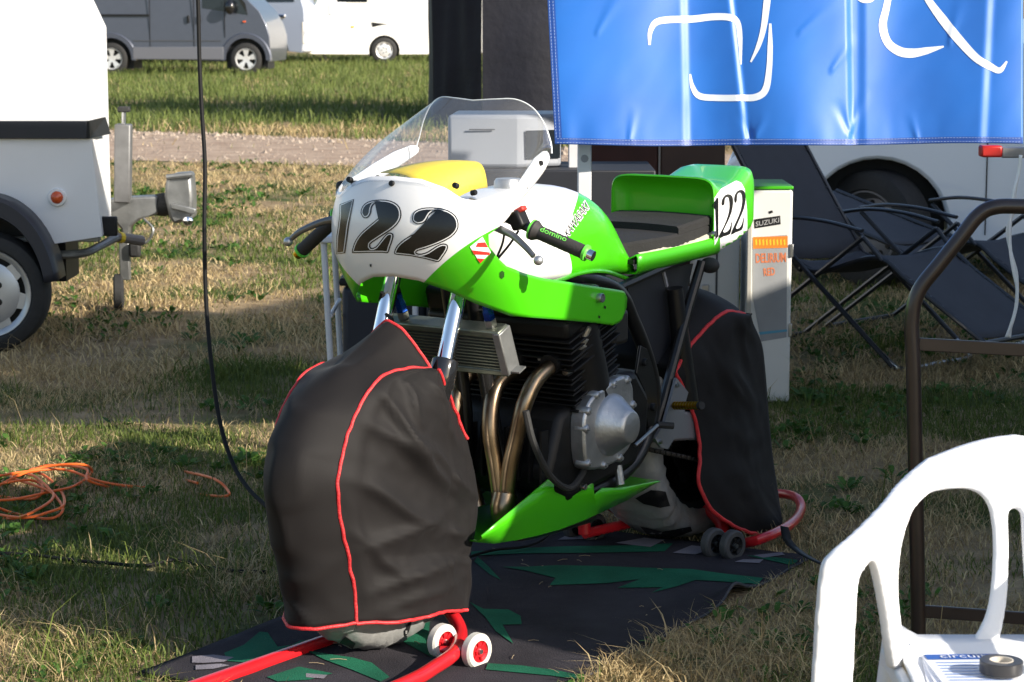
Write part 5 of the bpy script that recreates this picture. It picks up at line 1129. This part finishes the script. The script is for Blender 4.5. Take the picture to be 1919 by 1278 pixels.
# brown cabinet under the banner
BC = thing('brown_cabinet', 'dark red brown wooden cabinet standing behind the seat unit', 'cabinet', (.30, 9.2, 0))
M_wd = mat('brown_wood', (.075, .022, .014), .5, var=.3, vscale=4); M_wd2 = mat('brown_wood_light', (.1, .055, .038), .55, var=.3, vscale=4)
box_at(BC, 0, .55, .01, .45, 0, 1.3, M_wd2, 'carcass'); box_at(BC, .0, .283, -.012, .008, .72, 1.28, M_wd, 'door'); box_at(BC, .293, .55, -.012, .008, .72, 1.28, M_wd2, 'door'); box_at(BC, .0, .55, -.34, .008, .66, .69, M_wd, 'shelf'); box_at(BC, .284, .292, -.016, .0, .72, 1.28, mat('pale_strip', (.35, .3, .25), .5), 'edge_strip', 0)
for x in (.02, .5): box_at(BC, x, x + .03, -.33, -.3, 0, .66, M_wd, 'shelf_leg')
TY = thing('white_tray', 'small white tray lying on the brown shelf behind the tank', 'tray', (.37, 8.95, .692)); box_at(TY, -.06, .08, -.05, .05, 0, .012, M_white, 'tray_base', .003); box_at(TY, .0, .07, -.04, .03, .013, .035, mat('pink_sponge', (.6, .2, .18), .8), 'pink_cloth', .008)
BW = MB().lathe([(0, .0), (.03, .0), (.05, .03), (.062, .07), (.06, .072), (.045, .03), (.0, .008)], (.45, 8.95, .692), (0, 0, 1), 24).build('white_bowl', M_white); tag(BW, 'white bowl on the brown shelf beside the seat', 'bowl')
cable('grey_lead', [at(1106, 300, 8.9), at(1108, 322, 8.88), at(1113, 338, 8.86), at(1125, 333, 8.84), at(1140, 348, 8.82), at(1150, 368, 8.8), at(1153, 400, 8.8)], .004, mat('lead_grey', (.2, .19, .19), .6), 'grey lead looped in front of the brown cabinet', 'lead')
# low table with crate at the left
TB = thing('folding_table', 'low white legged table with dark top behind the front wheel', 'table', (-.66, 8.0, 0))
box_at(TB, -.02, .34, 0, .5, .66, .685, M_wsteel, 'table_top')
for x, y in ((0, .03), (.32, .03), (0, .47), (.32, .47)): MB().tube([(x, y, .66), (x + (.03 if x < .1 else -.0), y, 0)], .011, 10).build('leg', M_wsteel, TB)
MB().tube([(.02, .03, .4), (.02, .47, .4)], .008, 8).build('stretcher', M_wsteel, TB)
CR = thing('storage_crate', 'dark navy storage crate under the low white table', 'crate', (-.6, 8.06, 0)); box_at(CR, 0, .3, 0, .38, 0, .5, mat('crate_navy', (.017, .019, .03), .55, var=.2), 'crate_body', .02); box_at(CR, -.01, .31, -.01, .39, .503, .53, M_black, 'lid', .008)
# ------------------------------------------------------------------ white car
CA = thing('white_car', 'white car with plain steel wheels parked behind the loungers', 'car', (1.905, 12.0, 0), R(-7))
prof = [(-.75, .25), (-.82, .45), (-.78, .66), (-.6, .8), (.35, .98), (.95, 1.45), (1.4, 1.6), (3.2, 1.62), (3.5, .95), (3.55, .35), (3.1, .25), (2.93, .25)] + arc_pts(2.6, .31, .37, 0, 180, 14) + [(2.2, .24), (.4, .24)] + arc_pts(0, .31, .37, 0, 180, 16) + [(-.39, .25)]
prof = prof[::-1]; vehicle_body(CA, prof, 1.7, mat('car_white', (.82, .86, .9), .3, coat=.6), tumble=.12, bevel=.02)
M_dsteel = mat('dark_steel_wheel', (.13, .135, .15), .5, .3)
road_wheel(CA, (0, .1, .31), (-.62, -.78, 0), .31, .19, .2, 'steel', M_dsteel); road_wheel(CA, (2.6, .1, .31), (0, -1, 0), .31, .19, .2, 'steel', M_dsteel)
for x in (0, 2.6): MB().box((x, .55, .42), (.72, .8, .5)).build('arch_liner', M_black, CA)
MB().box((.56, -.001, .66), (.006, .008, .74)).build('door_gap', M_black, CA); MB().box((1.6, -.001, .66), (.006, .008, .74)).build('door_gap', M_black, CA)
MB().box((1.35, -.004, .47), (1.5, .016, .008)).build('door_crease', M_trimg, CA); MB().box((1.35, .03, .235), (1.7, .05, .05)).build('sill', M_trimg, CA, bevel=.008)
MB().add([(.55, .03, 1.0), (1.55, .03, 1.0), (1.55, .07, 1.42), (1.05, .07, 1.42)], [(0, 1, 2, 3)]).build('side_window', M_glass, CA, smooth=0)
MB().add([(-.75, .1, .6), (-.68, .02, .62), (-.5, .01, .78), (-.62, .1, .77)], [(0, 1, 2, 3)]).build('headlamp', M_glass, CA, smooth=0)
# ------------------------------------------------------------------ loungers
M_lf = mat('lounger_frame', (.02, .022, .028), .35, coat=.2); M_mesh = mat('lounger_fabric', (.045, .047, .058), .75, var=.12, vscale=12, bump=.3, bscale=600)
def lounger(loc, rz, label, flat=False):
    L = thing('folding_lounger', label, 'lounger', loc, rz, 'folding loungers under the banner')
    W = .27
    back = [(-.62, 1.22), (-.5, 1.0), (-.12, .47)]; seat = [(-.12, .47), (.05, .43), (.36, .52)]; legr = [(.36, .52), (.55, .42), (.92, .2)]
    L.scale = (.9, .9, .9)
    if flat: back = [(-.85, .66), (-.55, .58), (-.12, .47)]
    def fab(pts, name, sag):
        c = cr([Vector((x, 0, z)) for x, z in pts], 8); G = []
        for i, p in enumerate(c):
            G.append([Vector((p.x, w * (W - .015), p.z - sag * (1 - w * w) - .006 * (abs(math.sin(i * .9)) if abs(w) == 1 else 0))) for w in (-1, -.95, -.5, 0, .5, .95, 1)])
        MB().grid(G).build(name, M_mesh, L, smooth=180, solid=.004)
    fab(back, 'back_fabric', .02); fab(seat, 'seat_fabric', .03); fab(legr, 'leg_fabric', .015)
    for s_ in (1, -1):
        MB().tube(cr([Vector((x, s_ * W, z)) for x, z in back + [(-.06, .43)]], 6), .012, 8).build('back_rail', M_lf, L)
        MB().tube(cr([Vector((x, s_ * W, z)) for x, z in [(-.1, .45), (.05, .42), (.36, .51), (.55, .41), (.95, .18)]], 6), .012, 8).build('seat_rail', M_lf, L)
        MB().tube(cr([(-.27, s_ * (W + .03), .64), (-.1, s_ * (W + .035), .665), (.1, s_ * (W + .035), .66), (.3, s_ * (W + .03), .63)], 6), .017, 10, flat=.55).build('armrest', M_lf, L)
        MB().tube([(-.48, s_ * (W + .02), .02), (.3, s_ * (W + .02), .6)], .012, 8).build('cross_leg', M_lf, L); MB().tube([(.5, s_ * (W + .035), .02), (-.26, s_ * (W + .035), .62)], .012, 8).build('cross_leg', M_lf, L)
        MB().tube([(.3, s_ * (W + .02), .6), (.4, s_ * (W + .01), .5)], .01, 8).build('link', M_lf, L)
        for k in range(11):
            p = curve_at(cr([Vector((x, s_ * W, z)) for x, z in back], 6), .06 + k * .085); MB().tube([p, p + Vector((.01, -s_ * .022, -.006))], .004, 5).build('lace', M_lf, L)
            p = curve_at(cr([Vector((x, s_ * W, z)) for x, z in legr], 6), .06 + k * .085); MB().tube([p, p + Vector((.0, -s_ * .022, -.004))], .004, 5).build('lace', M_lf, L)
    MB().tube([(-.48, -W - .02, .02), (-.48, W + .02, .02)], .012, 8).build('floor_bar', M_lf, L); MB().tube(cr([(.42, -W - .03, .08), (.52, -W - .0, .015), (.53, 0, .015), (.52, W, .015), (.42, W + .03, .08)], 5), .012, 8).build('floor_bar', M_steel, L)
    MB().tube([(.95, -W, .18), (.95, W, .18)], .012, 8).build('foot_bar', M_lf, L)
lounger((1.43, 9.75, 0), R(-45), 'grey fabric folding lounger next to the white locker, nearest one')
lounger((1.93, 10.35, 0), R(-45), 'grey fabric folding lounger in front of the white car wheel, laid nearly flat', True)
# ------------------------------------------------------------------ brown tube frame
BF = thing('tube_frame', 'brown bent steel tube frame with flat crossbars behind the white chair', 'frame', (.93, 5.25, 0))
M_br = mat('brown_enamel', (.035, .022, .018), .35, coat=.3, var=.35, vscale=12)
O_ = Vector((.93, 5.25, 0)); bp5 = lambda x, y: at(x, y, 5.25) - O_
up_ = cr([bp5(1722, 1228), bp5(1718, 1000), bp5(1712, 700), bp5(1709, 600), bp5(1722, 545), bp5(1760, 495), bp5(1800, 445), bp5(1832, 405), bp5(1865, 388), bp5(1930, 387), bp5(2150, 390)], 6)
MB().tube(up_, .0175, 14).build('bent_tube', M_br, BF)
MB().tube([p + Vector((.0, .03, -.004)) for p in up_[:24]], .009, 8).build('rear_tube', M_br, BF)
for (xa, ya, xb, yb) in ((1722, 645, 2150, 668), (1728, 1145, 2150, 1175)):
    p, q_ = bp5(xa, ya), bp5(xb, yb); d = q_ - p; MB().box((p + q_) / 2, (d.length, .008, .03), Matrix.Rotation(-math.atan2(d.z, d.x), 3, 'Y')).build('crossbar', M_br, BF, bevel=.002)
MB().tube([bp5(2150, 390), bp5(2150, 1240)], .0175, 12).build('bent_tube', M_br, BF)
MB().tube([bp5(1722, 1148), bp5(1733, 1148)], .004, 6).build('pin', M_steel, BF)
# bar with red cap and white strap below the banner's right end
BR = thing('steel_bar', 'grey bar with red end cap just under the right end of the banner', 'bar', at(1875, 283, 6.75))
o_ = at(1875, 283, 6.75); d_ = Vector((1, .1, -.03)).normalized()
MB().box(Vector((-.03, 0, 0)), (.062, .05, .034)).build('red_cap', mat('red_plastic', (.5, .02, .015), .35, var=.2), BR, bevel=.006); MB().box(Vector((.2, .0, -.004)), (.4, .044, .03)).build('bar', mat('bar_grey', (.3, .29, .28), .5, .4, var=.4, vscale=20), BR, bevel=.004)
SW = thing('white_strap', 'white narrow strap hanging from the grey bar', 'strap', at(1914, 300, 6.7))
for k, off in enumerate((0, 5)):
    c = [(1913, 290), (1910, 318), (1902, 350 + off), (1896 + off, 390), (1893 - off, 430), (1894, 470), (1900 + off, 510), (1906, 545 + off), (1903, 580), (1894, 612), (1886 + off, 632)]
    w = 3.4; G = []
    c2_ = cr([Vector((x, y, 0)) for x, y in c], 5); o_ = at(1914, 300, 6.7)
    for i, p in enumerate(c2_): a = .6 * math.sin(i * .22 + k * 1.4); G.append([at(p.x - w * math.cos(a), p.y, 6.7 + .006 * math.sin(a) + k * .004) - o_, at(p.x + w * math.cos(a), p.y + .8, 6.7 - .006 * math.sin(a) + k * .004) - o_])
    MB().grid(G).build('strap_tail', M_white, SW, smooth=180, solid=.001)
# ------------------------------------------------------------------ white plastic chair
CH = thing('plastic_chair', 'white moulded plastic garden chair in the right foreground', 'chair', (.80, 3.5, 0))
M_pl = mat('white_plastic', (.74, .75, .77), .42, var=.1, vscale=8, bump=.08, bscale=160)
XC = 1899.
from mathutils.geometry import tessellate_polygon
def sm2(p, n=4): return [(q.x, q.y) for q in cr([Vector((x, y, 0)) for x, y in p], n)]
outer = sm2([(XC, 812), (1850, 819), (1790, 836), (1730, 862), (1685, 897), (1645, 945), (1595, 995), (1555, 1030), (1538, 1052), (1531, 1090), (1524, 1180), (1517, 1300), (1508, 1420)]) + [(1572, 1420), (1578, 1300)] + sm2([(1582, 1200), (1587, 1100), (1598, 1068), (1618, 1052), (1630, 1078), (1644, 1150), (1652, 1210), (1658, 1250)]) + [(1690, 1262), (1780, 1268), (1850, 1268)] + sm2([(1846, 1236), (1868, 1200), (1884, 1120), (1887, 1030), (1886, 965), (1893, 954), (XC, 953)])
hole = [(q.x, q.y) for q in cr([Vector((x, y, 0)) for x, y in ((1690, 962), (1718, 933), (1760, 919), (1812, 917), (1842, 936), (1855, 975), (1858, 1050), (1850, 1130), (1832, 1178), (1800, 1216), (1760, 1234), (1715, 1218), (1688, 1212), (1672, 1180), (1663, 1110), (1668, 1030))], 4, True)]
def chY(x, y):
    f = sstep((x - 1545) / 190); return 3.36 + .33 * f - .05 * sstep((1000 - y) / 200) * 0 + .07 * f * (1 - sstep((y - 815) / 400))
def tri_px(polys, maxe=14):
    P = [p for q in polys for p in q]; tr = tessellate_polygon([[Vector((x, y, 0)) for x, y in q] for q in polys])
    bm = bmesh.new(); vv = [bm.verts.new((x, y, 0)) for x, y in P]; bm.verts.ensure_lookup_table()
    for t in tr:
        try: bm.faces.new([vv[i] for i in t])
        except ValueError: pass
    bmesh.ops.remove_doubles(bm, verts=bm.verts, dist=.01)
    for _ in range(6):
        es = [e for e in bm.edges if e.calc_length() > maxe]
        if not es: break
        bmesh.ops.subdivide_edges(bm, edges=es, cuts=1); bmesh.ops.triangulate(bm, faces=[f for f in bm.faces if len(f.verts) > 3])
    bm.verts.index_update(); V = [(v.co.x, v.co.y) for v in bm.verts]; Fc = [tuple(v.index for v in f.verts) for f in bm.faces]; bm.free(); return V, Fc
V, Fc = tri_px([outer, hole]); O_ = Vector((.80, 3.5, 0))
V3 = [at(x, y, chY(x, y)) - O_ for x, y in V]; xm = (at(XC, 1000, chY(XC, 1000)) - O_).x
# the outline is traced in perspective: bring every middle point onto the chair's plane of symmetry
V3 = [Vector((xm if abs(V[i][0] - XC) < .5 else min(v.x, xm - .0005), v.y, v.z)) for i, v in enumerate(V3)]
b = MB(); b.add(V3, Fc); b.add([Vector((2 * xm - v.x, v.y, v.z)) for v in V3], [f[::-1] for f in Fc])
ch_ = b.build('backrest', M_pl, CH, smooth=180); q = ch_.modifiers.new('solid', 'SOLIDIFY'); q.thickness = .02; q.offset = -1; q = ch_.modifiers.new('rem', 'REMESH'); q.mode = 'VOXEL'; q.voxel_size = .0032; q.use_smooth_shade = True; q = ch_.modifiers.new('sm', 'SMOOTH'); q.iterations = 24; q.factor = .5
G = []
for i in range(25):
    w = i / 24 * 2 - 1; row = []
    for j in range(21):
        t = j / 20; y = -.4 + .585 * t; hw = .225 - .03 * t; z = .435 - .018 * (1 - w * w) * math.sin(math.pi * min(1, t + .15)) + .03 * sstep((t - .86) / .14) + .02 * sstep((abs(w) - .85) / .15); z -= .05 * sstep((.12 - t) / .12)
        row.append(Vector((xm + w * hw, y, z)))
    G.append(row)
seat = MB().grid(G).build('seat', M_pl, CH, smooth=180, solid=.006)
for s_ in (1, -1):
    lo = (at(1540, 1400, 3.36) - O_); x_ = xm + s_ * (xm - lo.x); MB().tube([(x_, lo.y, lo.z + .02), (x_ + s_ * .01, lo.y - .02, 0)], [.03, .024], 10, flat=.8).build('leg', M_pl, CH)
    MB().tube([(xm + s_ * .19, .2, .45), (xm + s_ * .23, .27, 0)], [.03, .022], 10, flat=.8).build('leg', M_pl, CH)
    MB().box((xm + s_ * .21, -.05, .425), (.02, .5, .03)).build('side_rail', M_pl, CH, bevel=.006)
# booklet and tape on the seat
stree = bvh_of([seat])
bl = gnd(1800, 1262, .43); BL = thing('booklet', 'white printed booklet with blue header on the chair seat', 'booklet', (bl.x, bl.y - .03, .437), R(-6))
for k in range(3): MB().box((.006 * k, -.003 * k, .002 + .0035 * k), (.125, .17, .003), Matrix.Rotation(R(4 * k), 3, 'Z')).build('page', mat('paper', (.72, .74, .8), .6), BL)
top = Matrix.Rotation(R(8), 3, 'Z'); tz = .0118
def pq(x0, x1, y0, y1, z): return [top @ Vector((x, y, 0)) + Vector((.012, -.006, z)) for x, y in ((x0, y0), (x1, y0), (x1, y1), (x0, y1))]
MB().add(pq(-.06, .06, .055, .083, tz), [(0, 1, 2, 3)]).build('header', mat('header_blue', (.02, .09, .35), .5), BL, smooth=0)
me = text_mesh('circuit', .03, .0); b = MB(); b.add([top @ Vector((v.co.x + .0, v.co.y + .069, 0)) + Vector((.012, -.006, tz + .001)) for v in me.vertices], [tuple(p.vertices) for p in me.polygons]); b.build('header_words', M_white, BL, smooth=0)
for k in range(7): MB().add(pq(-.05, .05 - .02 * (k % 3), .035 - k * .016, .04 - k * .016, tz), [(0, 1, 2, 3)]).build('print_line', mat('print_blue', (.25, .35, .6), .6), BL, smooth=0)
tp = gnd(1876, 1262, .45); TP = thing('tape_roll', 'roll of black tape lying on the chair seat', 'tape', (tp.x, tp.y, .452))
MB().lathe([(.019, .0), (.033, .0), (.034, .002), (.034, .019), (.033, .02), (.019, .02)], (0, 0, 0), (0, 0, 1), 40, True).build('tape', mat('tape_black', (.025, .024, .025), .3), TP); MB().lathe([(.0165, .0005), (.0189, .0005), (.0189, .0205), (.0165, .0205)], (0, 0, 0), (0, 0, 1), 40, True).build('core', mat('card_core', (.55, .5, .42), .7), TP)
# ------------------------------------------------------------------ unseen vehicle-shaped blocks added out of view to cast shade on the pitch
def shade_caster(name, label, cat, loc, w, d, h, m, slope=0.):
    T_ = thing(name, label, cat, loc, math.atan2(.85, .53) - math.pi / 2); n = MB()
    pr = [(0, .35), (0, h - .12), (.12, h), (w - .12, h), (w, h - .12), (w, .35)]
    MB().prism(pr, lambda x, z: (x, -slope * max(0, h - .15 - z), z), lambda x, z: (x, d, z)).build('body', m, T_, bevel=.03); MB().box((w / 2, d / 2, .22), (w - .3, d - .6, .28)).build('chassis', M_black, T_)
    for x in (.05, w - .05):
        for y in (.9, d - .9): MB().lathe([(0, -.1), (.3, -.1), (.34, -.06), (.34, .06), (.3, .1), (0, .1)], (x, y, .34), (1, 0, 0), 24).build('wheel', M_rubber, T_)
    return T_
shade_caster('unseen_shade_van', 'unseen white van block added at the right to shade the motorcycle', 'van', (2.95, 3.72, 0), 1.9, 4.6, 2.47, M_white, .33)  # added out of view; height and slant set the bike's shadow edge
shade_caster('unseen_shade_lorry', 'unseen tall white lorry block added to shade the loungers and car', 'lorry', (5.35, 5.95, 0), 2.4, 8.5, 4.0, M_white)  # added out of view, tall enough to shade loungers and car
